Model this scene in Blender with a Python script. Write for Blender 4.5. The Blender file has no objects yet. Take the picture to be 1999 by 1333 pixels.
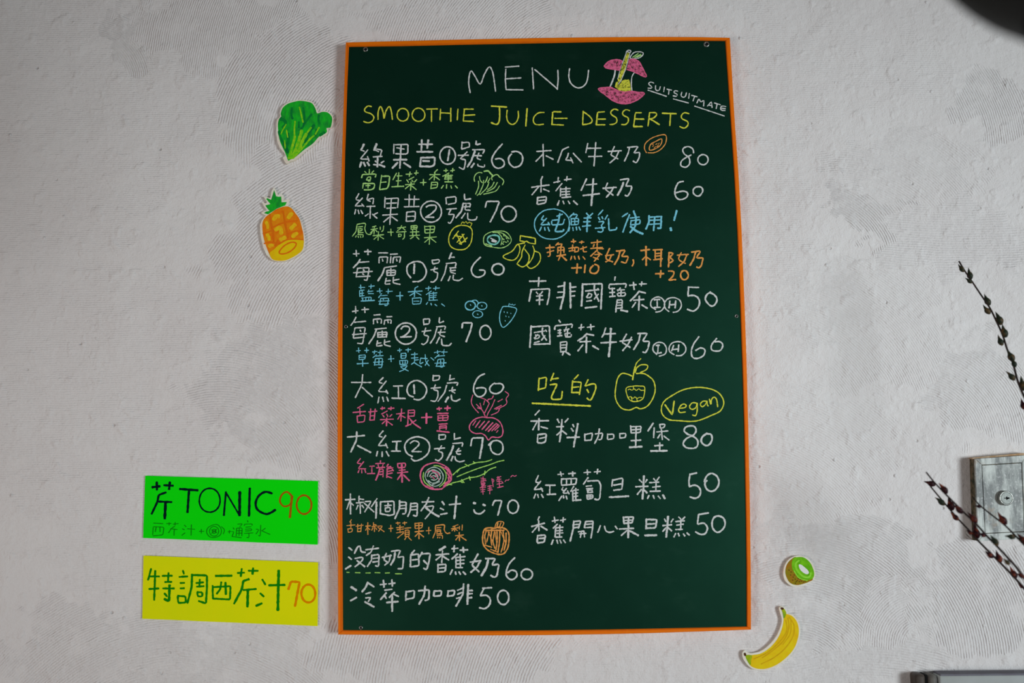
# Chalkboard menu on a combed plaster wall. Wall face is the plane y = 0, x to the right, z up, metres.
import bpy, bmesh, math, random
from mathutils import Vector, Euler, Matrix
random.seed(7)
S = bpy.context.scene
COL = S.collection

# ------------------------------------------------------------------ camera
cam_d = bpy.data.cameras.new('camera'); cam = bpy.data.objects.new('camera', cam_d); COL.objects.link(cam)
BZ = 1.85                      # height of the board's centre
TH = 0.018                     # board stands this far off the wall
cam.location = (-0.03903, -1.48774 - TH, BZ - 0.20269)
cam.rotation_euler = (math.radians(96.85152), math.radians(0.50762), math.radians(0.24538))
cam_d.sensor_width = 36.0; cam_d.lens = 1944 * 36 / 1999
cam_d.clip_start = 0.02; cam_d.clip_end = 50
cam_d.dof.use_dof = True; cam_d.dof.focus_distance = 1.52; cam_d.dof.aperture_fstop = 2.6
S.camera = cam

# ------------------------------------------------------------------ light
w = bpy.data.worlds.new('world'); S.world = w; w.use_nodes = True
w.node_tree.nodes['Background'].inputs[0].default_value = (0.81, 0.82, 0.84, 1)
w.node_tree.nodes['Background'].inputs[1].default_value = 0.14
def area(name, loc, target, sx, sy, power, col, spread=180):
    d = bpy.data.lights.new(name, 'AREA'); d.shape = 'RECTANGLE'; d.size = sx; d.size_y = sy
    d.energy = power; d.color = col; d.spread = math.radians(spread)
    o = bpy.data.objects.new(name, d); COL.objects.link(o); o.location = loc
    o.rotation_euler = (Vector(target) - Vector(loc)).to_track_quat('-Z', 'Y').to_euler()
    return o
area('window_daylight', (2.95, -2.95, 1.5), (0.33, 0, 1.74), 1.0, 1.0, 6.2, (0.885, 0.96, 1.0), 44)
area('room_lamp', (-2.2, -2.6, 0.9), (-0.25, 0, 1.66), 1.0, 1.0, 2.6, (1.0, 0.88, 0.82), 50)
S.view_settings.view_transform = 'Standard'; S.view_settings.look = 'None'
S.view_settings.exposure = 0.12; S.view_settings.gamma = 1.0; S.view_settings.use_curve_mapping = False

# ------------------------------------------------------------------ measuring: photo pixel -> point on a plane parallel to the wall
RM = Euler(cam.rotation_euler).to_matrix(); CL = Vector(cam.location)
def at(px, py, y=0.0):
    d = RM @ Vector(((px - 999.5) / 1944.0, -(py - 666.5) / 1944.0, -1.0))
    return CL + d * ((y - CL.y) / d.y)
PX = 0.000775                  # one pixel on the wall, in metres

# ------------------------------------------------------------------ materials
def lin(c):
    c /= 255.0
    return c / 12.92 if c <= 0.04045 else ((c + 0.055) / 1.055) ** 2.4
def alb(rgb, k=0.62):
    return tuple(min(0.9, lin(v) / k) for v in rgb) + (1,)
class NT:
    def __init__(s, name):
        s.m = bpy.data.materials.new(name); s.m.use_nodes = True; s.t = s.m.node_tree
        s.b = s.t.nodes['Principled BSDF']; s.out = s.t.nodes['Material Output']
    def n(s, typ, ins=None, **kw):
        nd = s.t.nodes.new(typ)
        for k, v in kw.items(): setattr(nd, k, v)
        for k, v in (ins or {}).items(): s.set(nd.inputs[k], v)
        return nd
    def set(s, sock, v):
        if hasattr(v, 'is_linked') or isinstance(v, bpy.types.NodeSocket): s.t.links.new(v, sock)
        else: sock.default_value = v
    def math(s, op, a, b=0.0, c=0.0, clamp=False):
        nd = s.n('ShaderNodeMath', {0: a, 1: b, 2: c}, operation=op); nd.use_clamp = clamp
        return nd.outputs[0]
    def noise(s, vec, scale, detail=2, rough=0.5):
        return s.n('ShaderNodeTexNoise', {'Vector': vec, 'Scale': scale, 'Detail': detail, 'Roughness': rough})
    def coord(s): return s.n('ShaderNodeNewGeometry').outputs['Position']
    def mixc(s, f, a, b):
        nd = s.n('ShaderNodeMix', data_type='RGBA'); s.set(nd.inputs[0], f); s.set(nd.inputs[6], a); s.set(nd.inputs[7], b)
        return nd.outputs[2]
def ramp(nt, f, a, b):          # 0..1 between a and b
    nd = nt.n('ShaderNodeMapRange', {0: f, 1: a, 2: b}); return nd.outputs[0]
def painted(name, rgb, rgb2=None, scale=60, rough=0.8, spec=0.15, stretch=None, bump=0.0, lo=0.35, hi=0.65, metal=0.0, k=0.62):
    nt = NT(name); p = nt.coord()
    if stretch:
        mp = nt.n('ShaderNodeMapping', {'Vector': p}); mp.inputs['Scale'].default_value = stretch; p = mp.outputs[0]
    nz = nt.noise(p, scale, 4, 0.6)
    c = nt.mixc(ramp(nt, nz.outputs[0], lo, hi), alb(rgb, k), alb(rgb2 or rgb, k))
    nt.set(nt.b.inputs['Base Color'], c)
    nt.b.inputs['Roughness'].default_value = rough; nt.b.inputs['Specular IOR Level'].default_value = spec
    nt.b.inputs['Metallic'].default_value = metal
    if bump:
        bp = nt.n('ShaderNodeBump', {'Height': nz.outputs[0], 'Strength': 1.0, 'Distance': bump})
        nt.set(nt.b.inputs['Normal'], bp.outputs[0])
    return nt.m
def chalk(name, rgb, grain=0.42, edge=0.62):
    """powdery stroke: solid along its middle, broken and thin at its edges (uv.y runs across the stroke)"""
    nt = NT(name); p = nt.coord()
    uv = nt.n('ShaderNodeUVMap', uv_map='UVMap')
    sep = nt.n('ShaderNodeSeparateXYZ', {0: uv.outputs[0]})
    v = nt.math('ABSOLUTE', nt.math('SUBTRACT', nt.math('MULTIPLY', sep.outputs[1], 2.0), 1.0))
    nz = nt.noise(p, 900, 2, 0.6).outputs[0]; n2 = nt.noise(p, 230, 2, 0.5).outputs[0]
    e = nt.math('SUBTRACT', 1.0, nt.math('POWER', v, 3.0))
    a = nt.math('ADD', nt.math('MULTIPLY', e, edge + 0.6), nt.math('MULTIPLY', nt.math('SUBTRACT', nz, 0.5), 1.7))
    a = nt.math('ADD', a, nt.math('MULTIPLY', nt.math('SUBTRACT', n2, 0.5), 1.7))
    a = nt.math('SUBTRACT', a, grain - 0.25)
    nd = nt.n('ShaderNodeMapRange', {0: a, 1: 0.0, 2: 0.75}, interpolation_type='SMOOTHSTEP')
    nt.set(nt.b.inputs['Alpha'], nt.math('MULTIPLY', nd.outputs[0], 0.94))
    c = nt.mixc(n2, alb([q * 0.90 for q in rgb]), alb([min(255, q * 1.10) for q in rgb]))
    nt.set(nt.b.inputs['Base Color'], c)
    nt.b.inputs['Roughness'].default_value = 1.0; nt.b.inputs['Specular IOR Level'].default_value = 0.0
    return nt.m

# the combed plaster: sweeps of a notched trowel, each a patch of concentric ridges
# (centre, half sizes, turn, ring centre, ridge spacing px, depth)
SWEEPS = [
 (90, 150, 330, 450, 0, 300, 45000, 4.2, .42), (200, 760, 330, 260, 0, 100, 30000, 4.4, .45),
 (262, 66, 62, 82, 15, 165, 165, 4.2, .95), (425, 50, 190, 88, 4, 1100, 190, 4.4, .85),
 (255, 240, 210, 110, -4, 250, -9000, 4.3, .42), (570, 190, 150, 160, 20, 745, 285, 5.2, 1.0),
 (575, 480, 160, 190, 15, 760, 705, 5.4, 1.0), (550, 770, 165, 150, 0, 420, 960, 4.8, 1.0),
 (330, 1285, 330, 105, 3, 350, 1660, 4.6, .8), (400, 1080, 330, 130, 3, 500, 9000, 4.2, .4),
 (640, 960, 70, 110, 0, 420, 1120, 4.6, .8),
 (850, 1275, 260, 60, 0, 1300, 1430, 5.4, 1.0), (1300, 1285, 200, 55, 0, 1300, 30000, 4.4, .35),
 (900, 30, 220, 55, 0, 1150, 180, 5.0, .7), (1530, 1170, 100, 170, 0, 1500, 30000, 4.2, .7),
 (1660, 1140, 150, 140, 0, 1560, 1335, 4.6, 1.0), (1690, 1290, 170, 60, 0, 1700, 1900, 4.8, .7),
 (1500, 300, 80, 330, 0, 1500, 30000, 4.3, .38), (1650, 130, 200, 90, 0, 1600, 30000, 4.3, .30),
 (1935, 205, 75, 75, -10, 1640, 300, 4.6, .95), (1785, 360, 150, 105, 12, 1640, 560, 4.6, .6),
 (1700, 425, 95, 52, 25, 1590, 520, 4.6, 1.1), (1885, 465, 160, 70, 0, 1800, -1200, 4.8, .7),
 (1690, 620, 170, 130, 10, 1500, 860, 4.4, .55), (1920, 760, 110, 110, 0, 1790, 870, 4.6, .8),
 (1600, 880, 150, 130, 0, 1440, 1150, 4.5, .5), (1735, 1185, 65, 55, 0, 1800, 1260, 4.4, .7), (1915, 1165, 105, 110, 0, 1650, 1290, 5.0, 1.0),
]
def plaster():
    nt = NT('combed_plaster'); p = nt.coord()
    sp = nt.n('ShaderNodeSeparateXYZ', {0: p}); X, Z = sp.outputs[0], sp.outputs[2]
    w1 = nt.n('ShaderNodeTexNoise', {'Vector': p, 'Scale': 14, 'Detail': 3, 'Roughness': 0.6})
    w2 = nt.n('ShaderNodeTexNoise', {'Vector': p, 'Scale': 160, 'Detail': 2, 'Roughness': 0.5})
    ws = nt.n('ShaderNodeSeparateColor', {0: w1.outputs[1]})
    jit = nt.math('MULTIPLY', nt.math('SUBTRACT', w2.outputs[0], 0.5), 0.0009)
    jit = nt.math('ADD', jit, nt.math('MULTIPLY', nt.math('SUBTRACT', w1.outputs[0], 0.5), 0.007))
    wx = nt.math('MULTIPLY', nt.math('SUBTRACT', ws.outputs[0], 0.5), 0.22)
    wz = nt.math('MULTIPLY', nt.math('SUBTRACT', ws.outputs[2], 0.5), 0.22)
    Xw = nt.math('ADD', X, wx); Zw = nt.math('ADD', Z, wz)
    h = None
    for (cx, cy, rx, ry, rot, ox, oy, per, amp) in SWEEPS:
        c = at(cx, cy); c0 = at(ox, oy) if abs(oy) < 3000 else Vector((c.x, 0, c.z - (oy - cy) * PX))
        dx = nt.math('SUBTRACT', Xw, c.x); dz = nt.math('SUBTRACT', Zw, c.z)
        cr, sr = math.cos(math.radians(rot)), math.sin(math.radians(rot))
        u = nt.math('ADD', nt.math('MULTIPLY', dx, cr / (rx * PX)), nt.math('MULTIPLY', dz, -sr / (rx * PX)))
        v = nt.math('ADD', nt.math('MULTIPLY', dx, sr / (ry * PX)), nt.math('MULTIPLY', dz, cr / (ry * PX)))
        d2 = nt.math('ADD', nt.math('MULTIPLY', u, u), nt.math('MULTIPLY', v, v))
        m = ramp(nt, d2, 1.08, 0.88)
        ex = nt.math('SUBTRACT', X, c0.x); ez = nt.math('SUBTRACT', Z, c0.z)
        r = nt.math('SQRT', nt.math('ADD', nt.math('MULTIPLY', ex, ex), nt.math('MULTIPLY', ez, ez)))
        s = nt.math('MULTIPLY', nt.math('SINE', nt.math('MULTIPLY', nt.math('ADD', r, jit), 2 * math.pi / (per * PX))), amp)
        if h is None: h = nt.math('MULTIPLY', s, m)
        else:
            mx = nt.n('ShaderNodeMix', {0: m, 2: h, 3: s}, data_type='FLOAT'); h = mx.outputs[0]
    fade = ramp(nt, nt.noise(p, 22, 3, 0.6).outputs[0], 0.30, 0.46)
    h = nt.math('MULTIPLY', nt.math('MULTIPLY', h, 0.00045), nt.math('ADD', 0.25, nt.math('MULTIPLY', fade, 0.75)))
    h = nt.math('ADD', h, nt.math('MULTIPLY', nt.noise(p, 420, 3, 0.6).outputs[0], 0.00085))
    h = nt.math('ADD', h, nt.math('MULTIPLY', nt.noise(p, 120, 3, 0.6).outputs[0], 0.0016))
    h = nt.math('ADD', h, nt.math('MULTIPLY', nt.noise(p, 9, 3, 0.55).outputs[0], 0.010))
    h = nt.math('ADD', h, nt.math('MULTIPLY', ramp(nt, nt.noise(p, 42, 2, 0.5).outputs[0], 0.56, 0.80), 0.0019))
    # scattered small pimples and pits
    vo = nt.n('ShaderNodeTexVoronoi', {'Vector': p, 'Scale': 34.0})
    pim = nt.math('MULTIPLY', ramp(nt, vo.outputs[0], 0.10, 0.0), 0.0022)
    sel = ramp(nt, nt.n('ShaderNodeSeparateColor', {0: vo.outputs[1]}).outputs[0], 0.86, 0.88)
    h = nt.math('ADD', h, nt.math('MULTIPLY', pim, sel))
    vo = nt.n('ShaderNodeTexVoronoi', {'Vector': p, 'Scale': 27.0})
    sel = ramp(nt, nt.n('ShaderNodeSeparateColor', {0: vo.outputs[1]}).outputs[1], 0.90, 0.91)
    h = nt.math('SUBTRACT', h, nt.math('MULTIPLY', nt.math('MULTIPLY', ramp(nt, vo.outputs[0], 0.07, 0.0), 0.0022), sel))
    bp = nt.n('ShaderNodeBump', {'Height': h, 'Strength': 1.0, 'Distance': 1.0})
    nt.set(nt.b.inputs['Normal'], bp.outputs[0])
    c = nt.mixc(ramp(nt, nt.noise(p, 3.0, 4, 0.6).outputs[0], 0.3, 0.7), alb((188, 185, 184)), alb((194, 193, 192)))
    nt.set(nt.b.inputs['Base Color'], c)
    nt.b.inputs['Roughness'].default_value = 0.75; nt.b.inputs['Specular IOR Level'].default_value = 0.25
    return nt.m

M = {
 'white': chalk('white_chalk', (178, 186, 182)), 'yellow': chalk('yellow_chalk', (192, 196, 62)),
 'green': chalk('green_chalk', (146, 202, 112)), 'blue': chalk('blue_chalk', (104, 172, 205)),
 'pink': chalk('pink_chalk', (210, 88, 122)), 'orange': chalk('orange_chalk', (232, 134, 70)),
 'lime': chalk('lime_chalk', (140, 202, 90)), 'grey': chalk('grey_chalk', (150, 168, 160), 0.6),
 'teal': chalk('teal_chalk', (104, 172, 160), 0.55),
 'ink': chalk('black_ink', (4, 22, 26), 0.1, 1.2), 'brown': chalk('brown_ink', (140, 78, 8), 0.25, 0.8),
 'pencil': chalk('pencil_line', (12, 110, 14), 0.30, 0.7), 'darkgreen': chalk('dark_green_ink', (8, 112, 12), 0.2, 1.0),
 'orangeink': chalk('orange_ink', (222, 118, 0), 0.25, 0.9),
}
def paint(key, *a, **k): M[key] = painted(key + '_paint', *a, **k)
paint('leafgreen', (0, 118, 34), (6, 162, 24), 110, 0.7, 0.3, (1.6, 1, 0.7))
paint('deepgreen', (0, 92, 44), (0, 120, 36), 160); paint('yellowgreen', (70, 172, 14), (140, 186, 26), 170)
paint('pineorange', (238, 92, 4), (238, 122, 8), 120); paint('pineyellow', (214, 168, 16), (226, 142, 14), 260)
paint('cutyellow', (206, 172, 4), (214, 160, 4), 90); paint('darkorange', (214, 92, 4), (190, 96, 8), 150)
paint('kiwibrown', (112, 112, 10), (138, 92, 20), 160); paint('kiwigreen', (78, 148, 10), (104, 170, 20), 120)
paint('kiwilight', (116, 184, 40), (128, 190, 56), 100); paint('kiwidark', (66, 50, 12))
paint('paintwhite', (216, 220, 196)); paint('bananayellow', (196, 158, 8), (206, 176, 16), 70)
paint('ochre', (176, 136, 8), (186, 150, 10), 150); paint('bananagreen', (92, 140, 14), (150, 160, 16), 110)
paint('tipbrown', (66, 40, 20)); paint('card', (206, 198, 184), (196, 186, 170), 90, 0.85)
paint('greenpaper', (0, 196, 0), (0, 204, 2), 12, 0.7, 0.08); paint('yellowpaper', (188, 202, 0), (194, 208, 0), 12, 0.7, 0.08)
paint('orangeframe', (214, 100, 0), (204, 94, 0), 50, 0.5, 0.15, bump=0.0004); paint('orangebead', (184, 84, 4), (196, 90, 2), 60, 0.5, 0.15)
paint('steel', (150, 152, 148), (96, 98, 94), 500, 0.35, 0.5, metal=0.9); paint('hole', (10, 10, 10))
paint('rust', (150, 120, 88), (176, 158, 134), 90); paint('twigbark', (26, 26, 24), (44, 28, 26), 300, 0.6)
paint('budred', (30, 6, 12), (118, 52, 28), 130, 0.5, lo=0.5, hi=0.72); paint('budgreen', (26, 34, 24), (84, 62, 36), 130, 0.5, lo=0.48, hi=0.7)
paint('panelgrey', (150, 156, 156), (142, 148, 146), 20, 0.6); paint('gapshadow', (100, 102, 108), (92, 90, 98), 40)
paint('capbrown', (74, 66, 58), (58, 52, 48), 30, 0.5); paint('capgrey', (100, 98, 92), (76, 74, 72), 60, 0.5)
paint('blackshade', (38, 38, 38), (32, 32, 32), 10, 0.6); paint('bulb', (200, 200, 195))
def board_mat():
    nt = NT('green_board'); p = nt.coord()
    n1 = nt.noise(p, 3.2, 4, 0.65).outputs[0]; n2 = nt.noise(p, 16, 4, 0.6).outputs[0]
    mp = nt.n('ShaderNodeMapping', {'Vector': p}); mp.inputs['Scale'].default_value = (1.4, 1, 5)
    n3 = nt.noise(mp.outputs[0], 9, 5, 0.7).outputs[0]
    c = nt.mixc(ramp(nt, n1, 0.35, 0.7), alb((0, 9, 5)), alb((0, 13, 8)))
    dust = nt.math('MULTIPLY', ramp(nt, nt.math('MULTIPLY', n3, n2), 0.32, 0.60), 0.05)
    c = nt.mixc(dust, c, alb((90, 120, 108)))
    nt.set(nt.b.inputs['Base Color'], c)
    nt.set(nt.b.inputs['Roughness'], nt.math('ADD', 0.34, nt.math('MULTIPLY', n2, 0.10)))
    nt.b.inputs['Specular IOR Level'].default_value = 0.74; nt.b.inputs['Specular Tint'].default_value = (0.22, 1.0, 0.60, 1)
    return nt.m
M['board'] = board_mat()
def shabby_metal():
    nt = NT('shabby_painted_metal'); p = nt.coord()
    mp = nt.n('ShaderNodeMapping', {'Vector': p}); mp.inputs['Scale'].default_value = (1, 1, 0.28)
    a = nt.noise(mp.outputs[0], 48, 5, 0.6).outputs[0]; b = nt.noise(p, 260, 3, 0.6).outputs[0]
    n3 = nt.noise(p, 40, 3, 0.6).outputs[0]
    c = nt.mixc(ramp(nt, a, 0.42, 0.58), alb((98, 102, 101)), alb((172, 178, 174)))
    c = nt.mixc(nt.math('MULTIPLY', ramp(nt, b, 0.55, 0.75), 0.5), c, alb((198, 201, 197)))
    c = nt.mixc(nt.math('MULTIPLY', ramp(nt, n3, 0.60, 0.72), 0.5), c, alb((140, 120, 96)))
    nt.set(nt.b.inputs['Base Color'], c)
    nt.set(nt.b.inputs['Roughness'], ramp(nt, a, -0.3, 1.0)); nt.b.inputs['Metallic'].default_value = 0.15
    bp = nt.n('ShaderNodeBump', {'Height': a, 'Strength': 0.8, 'Distance': 0.0015}); nt.set(nt.b.inputs['Normal'], bp.outputs[0])
    return nt.m
M['shabby'] = shabby_metal()

# ------------------------------------------------------------------ object helpers
def link(name, bm, mat, parent=None, smooth=False, uv=False):
    me = bpy.data.meshes.new(name); bmesh.ops.recalc_face_normals(bm, faces=bm.faces) if not uv else None
    bm.to_mesh(me); bm.free(); me.materials.append(mat)
    if smooth:
        for f in me.polygons: f.use_smooth = True
    o = bpy.data.objects.new(name, me); COL.objects.link(o)
    if parent:
        o.parent = parent; o.matrix_parent_inverse = parent.matrix_basis.inverted()
    return o
def thing(name, loc, label, cat, group=None):
    o = bpy.data.objects.new(name, None); o.empty_display_size = 0.02; COL.objects.link(o); o.location = loc
    o['label'] = label; o['category'] = cat
    if group: o['group'] = group
    return o
def slab(bm, pts, y0, y1, bev=0.0):
    """closed outline (points x,z) extruded from y0 (back) to y1 (front, smaller y)"""
    a = [bm.verts.new((p[0], y0, p[1])) for p in pts]
    if bev:
        b = [bm.verts.new((p[0], y1 + bev, p[1])) for p in pts]
        n = len(pts); c = []
        for i in range(n):
            p, q, r = Vector(pts[i - 1]), Vector(pts[i]), Vector(pts[(i + 1) % n])
            d = (((q - p).normalized() + (r - q).normalized())); d = Vector((d.y, -d.x)).normalized() * bev
            area_ = sum(pts[j - 1][0] * pts[j][1] - pts[j][0] * pts[j - 1][1] for j in range(n))
            s = -1 if area_ > 0 else 1
            c.append(bm.verts.new((q.x + s * d.x, y1, q.y + s * d.y)))
        rings = [a, b, c]
    else:
        c = [bm.verts.new((p[0], y1, p[1])) for p in pts]; rings = [a, c]
    n = len(pts)
    for r0, r1 in zip(rings, rings[1:]):
        for i in range(n): bm.faces.new((r0[i], r0[(i + 1) % n], r1[(i + 1) % n], r1[i]))
    f1 = bm.faces.new(rings[-1]); f0 = bm.faces.new(a)
    f0.normal_update(); f1.normal_update(); bmesh.ops.triangulate(bm, faces=[f0, f1])
def pix(pts, y): return [(at(px, py, y).x, at(px, py, y).z) for px, py in pts]
def box(bm, x0, x1, y0, y1, z0, z1, bev=0.0):
    g = bmesh.ops.create_cube(bm, size=1.0)
    for v in g['verts']: v.co = Vector(((x0 + x1) / 2 + v.co.x * (x1 - x0), (y0 + y1) / 2 + v.co.y * (y1 - y0), (z0 + z1) / 2 + v.co.z * (z1 - z0)))
    if bev: bmesh.ops.bevel(bm, geom=list({e for v in g['verts'] for e in v.link_edges}), offset=bev, segments=2, affect='EDGES', profile=0.5)
def lathe(bm, prof, centre, axis, seg=32):
    """profile [(radius, height)] turned about axis through centre"""
    q = Vector((0, 0, 1)).rotation_difference(Vector(axis)).to_matrix()
    rings = []
    for r, h in prof:
        if r < 1e-6: rings.append([bm.verts.new(Vector(centre) + q @ Vector((0, 0, h)))])
        else: rings.append([bm.verts.new(Vector(centre) + q @ Vector((r * math.cos(2 * math.pi * k / seg), r * math.sin(2 * math.pi * k / seg), h))) for k in range(seg)])
    for a, b in zip(rings, rings[1:]):
        for k in range(seg):
            f = [a[k % len(a)], a[(k + 1) % len(a)], b[(k + 1) % len(b)], b[k % len(b)]]
            f = list(dict.fromkeys(f))
            if len(f) > 2: bm.faces.new(f)
def smooth_path(p, step):
    q = []
    n = len(p)
    for i in range(n - 1):
        p0, p1, p2, p3 = p[max(i - 1, 0)], p[i], p[i + 1], p[min(i + 2, n - 1)]
        if i == 0 and (p[0] - p[-1]).length < 1e-6: p0 = p[-2]
        if i == n - 2 and (p[0] - p[-1]).length < 1e-6: p3 = p[1]
        k = max(2, int((p2 - p1).length / step))
        for j in range(k):
            t = j / k
            q.append(0.5 * ((2 * p1) + (p2 - p0) * t + (2 * p0 - 5 * p1 + 4 * p2 - p3) * t * t + (3 * p1 - p0 - 3 * p2 + p3) * t ** 3))
    q.append(p[-1]); return q
def round_path(p, rad):
    q = [p[0]]
    for i in range(1, len(p) - 1):
        a, b = p[i - 1] - p[i], p[i + 1] - p[i]
        ra, rb = min(rad, a.length * 0.35), min(rad, b.length * 0.35)
        A, B = p[i] + a.normalized() * ra, p[i] + b.normalized() * rb
        q += [A, (A + B) * 0.25 + p[i] * 0.5, B]
    q.append(p[-1]); return q
def ribbon(bm, uvl, p, width, y, rnd):
    """p: 2-D points (photo pixels); lays a flat stroke of that width on the plane y"""
    # even steps
    d = [0.0]
    for a, b in zip(p, p[1:]): d.append(d[-1] + (b - a).length)
    L = d[-1]
    if L < 0.01: return
    n = max(2, int(L / 2.6)); pts = []; k = 0
    keep = sorted(set([L * i / n for i in range(n + 1)]))
    for s in keep:
        while k < len(d) - 2 and d[k + 1] < s: k += 1
        t = (s - d[k]) / max(1e-9, d[k + 1] - d[k]); pts.append(p[k].lerp(p[k + 1], min(1, t)))
    h = width / 2; ext = h * 0.55
    pts = [pts[0] + (pts[0] - pts[1]).normalized() * ext] + pts + [pts[-1] + (pts[-1] - pts[-2]).normalized() * ext]
    ph = rnd.uniform(0, 6.28); prev = None; m = len(pts)
    for i, q in enumerate(pts):
        t = (pts[min(i + 1, m - 1)] - pts[max(i - 1, 0)]).normalized(); nrm = Vector((-t.y, t.x))
        f = 0.62 if i in (0, m - 1) else 1.0
        hh = h * f * (1 + 0.09 * math.sin(ph + i * 1.3) + rnd.uniform(-0.07, 0.07))
        yi = y - 1.0e-5 * i / m
        a = at(q.x + nrm.x * hh, q.y + nrm.y * hh, yi); b = at(q.x - nrm.x * hh, q.y - nrm.y * hh, yi)
        va, vb = bm.verts.new(a), bm.verts.new(b)
        if prev:
            fc = bm.faces.new((prev[0], prev[1], vb, va))
            for lp in fc.loops:
                lp[uvl].uv = (i, 1.0 if lp.vert in (prev[0], va) else 0.0)
        prev = (va, vb)
def read_art(text, planes, parents, y0=None):
    """planes: key -> y of the face; each '#' block becomes one flat part lying on it"""
    rnd = random.Random(3); ox = oy = 0.0; sc = 1.0; cur = None; layer = {}; blocks = []
    for ln in text.strip().splitlines():
        ln = ln.strip()
        if not ln: continue
        if ln[0] == '@': ox, oy, sc = map(float, ln[1:].split()); continue
        if ln[0] == '#':
            f = ln[1:].split('|'); key = f[4] if len(f) > 4 else 'board'
            cur = dict(name=f[0], label=f[1], mat=f[2], w=float(f[3]), key=key, st=[]); blocks.append(cur); continue
        for s in ln.split(';'):
            wd = cur['w']
            if s[0] == 'w': a, s = s.split(':'); wd = float(a[1:])
            kind = s[0] if s[0] in '~PO' else ''
            pts = [Vector([float(v) for v in c.split(',')]) for c in s[len(kind):].split()]
            if kind == 'O':
                c, r = pts; a0 = rnd.uniform(0, 6.28)
                pts = [Vector((c.x + r.x * math.cos(a0 + k * 0.42) * (1 + 0.02 * math.sin(k)), c.y + r.y * math.sin(a0 + k * 0.42))) for k in range(16)]
                kind = '~'
            cur['st'].append((kind, wd, [Vector((ox + q.x / sc, oy + q.y / sc)) for q in pts]))
    split = []
    for b in blocks:
        num = b['label'].split(' with ')[0][-2:]
        if b['name'] == 'menu_text' and num.isdigit():
            n = 4 if num == '50' else 2
            b2 = dict(b, name='price_text', label='white chalk price ' + num, st=b['st'][-n:]); b['st'] = b['st'][:-n]
            b['label'] = b['label'].replace(num, '').strip(); split += [b, b2]
        else: split.append(b)
    for b in split:
        k = b['key']; li = layer.get(k, 0); layer[k] = li + 1
        base = planes[k] - 0.00012 - (0.00003 * (li % 3) if k == 'board' else 0.00010 * li)
        bm = bmesh.new(); uvl = bm.loops.layers.uv.new('UVMap')
        for i, (kind, wd, pts) in enumerate(b['st']):
            y = base - 0.000012 * (i % 8)
            if kind == 'P':
                pp = pts if k == 'board' else smooth_path(pts + [pts[0]], 3)[:-1]
                if b['name'] == 'crown_paint': pp = pts
                vs = [bm.verts.new(at(q.x, q.y, y)) for q in pp]
                fc = bm.faces.new(vs)
                for lp in fc.loops: lp[uvl].uv = (0, 0.5 if k != 'board' else 0.12)
                fc.normal_update(); bmesh.ops.triangulate(bm, faces=[fc])
                continue
            pts = smooth_path(pts, 1.5) if kind == '~' else round_path(pts, 2.2)
            ribbon(bm, uvl, pts, wd * (0.90 if k == 'board' else 1.0), y, rnd)
        for f in bm.faces:
            f.normal_update()
            if f.normal.y > 0: f.normal_flip()
        o = link(b['name'], bm, M[b['mat']], parents[k], uv=True)
        o['label'] = b['label']

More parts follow.
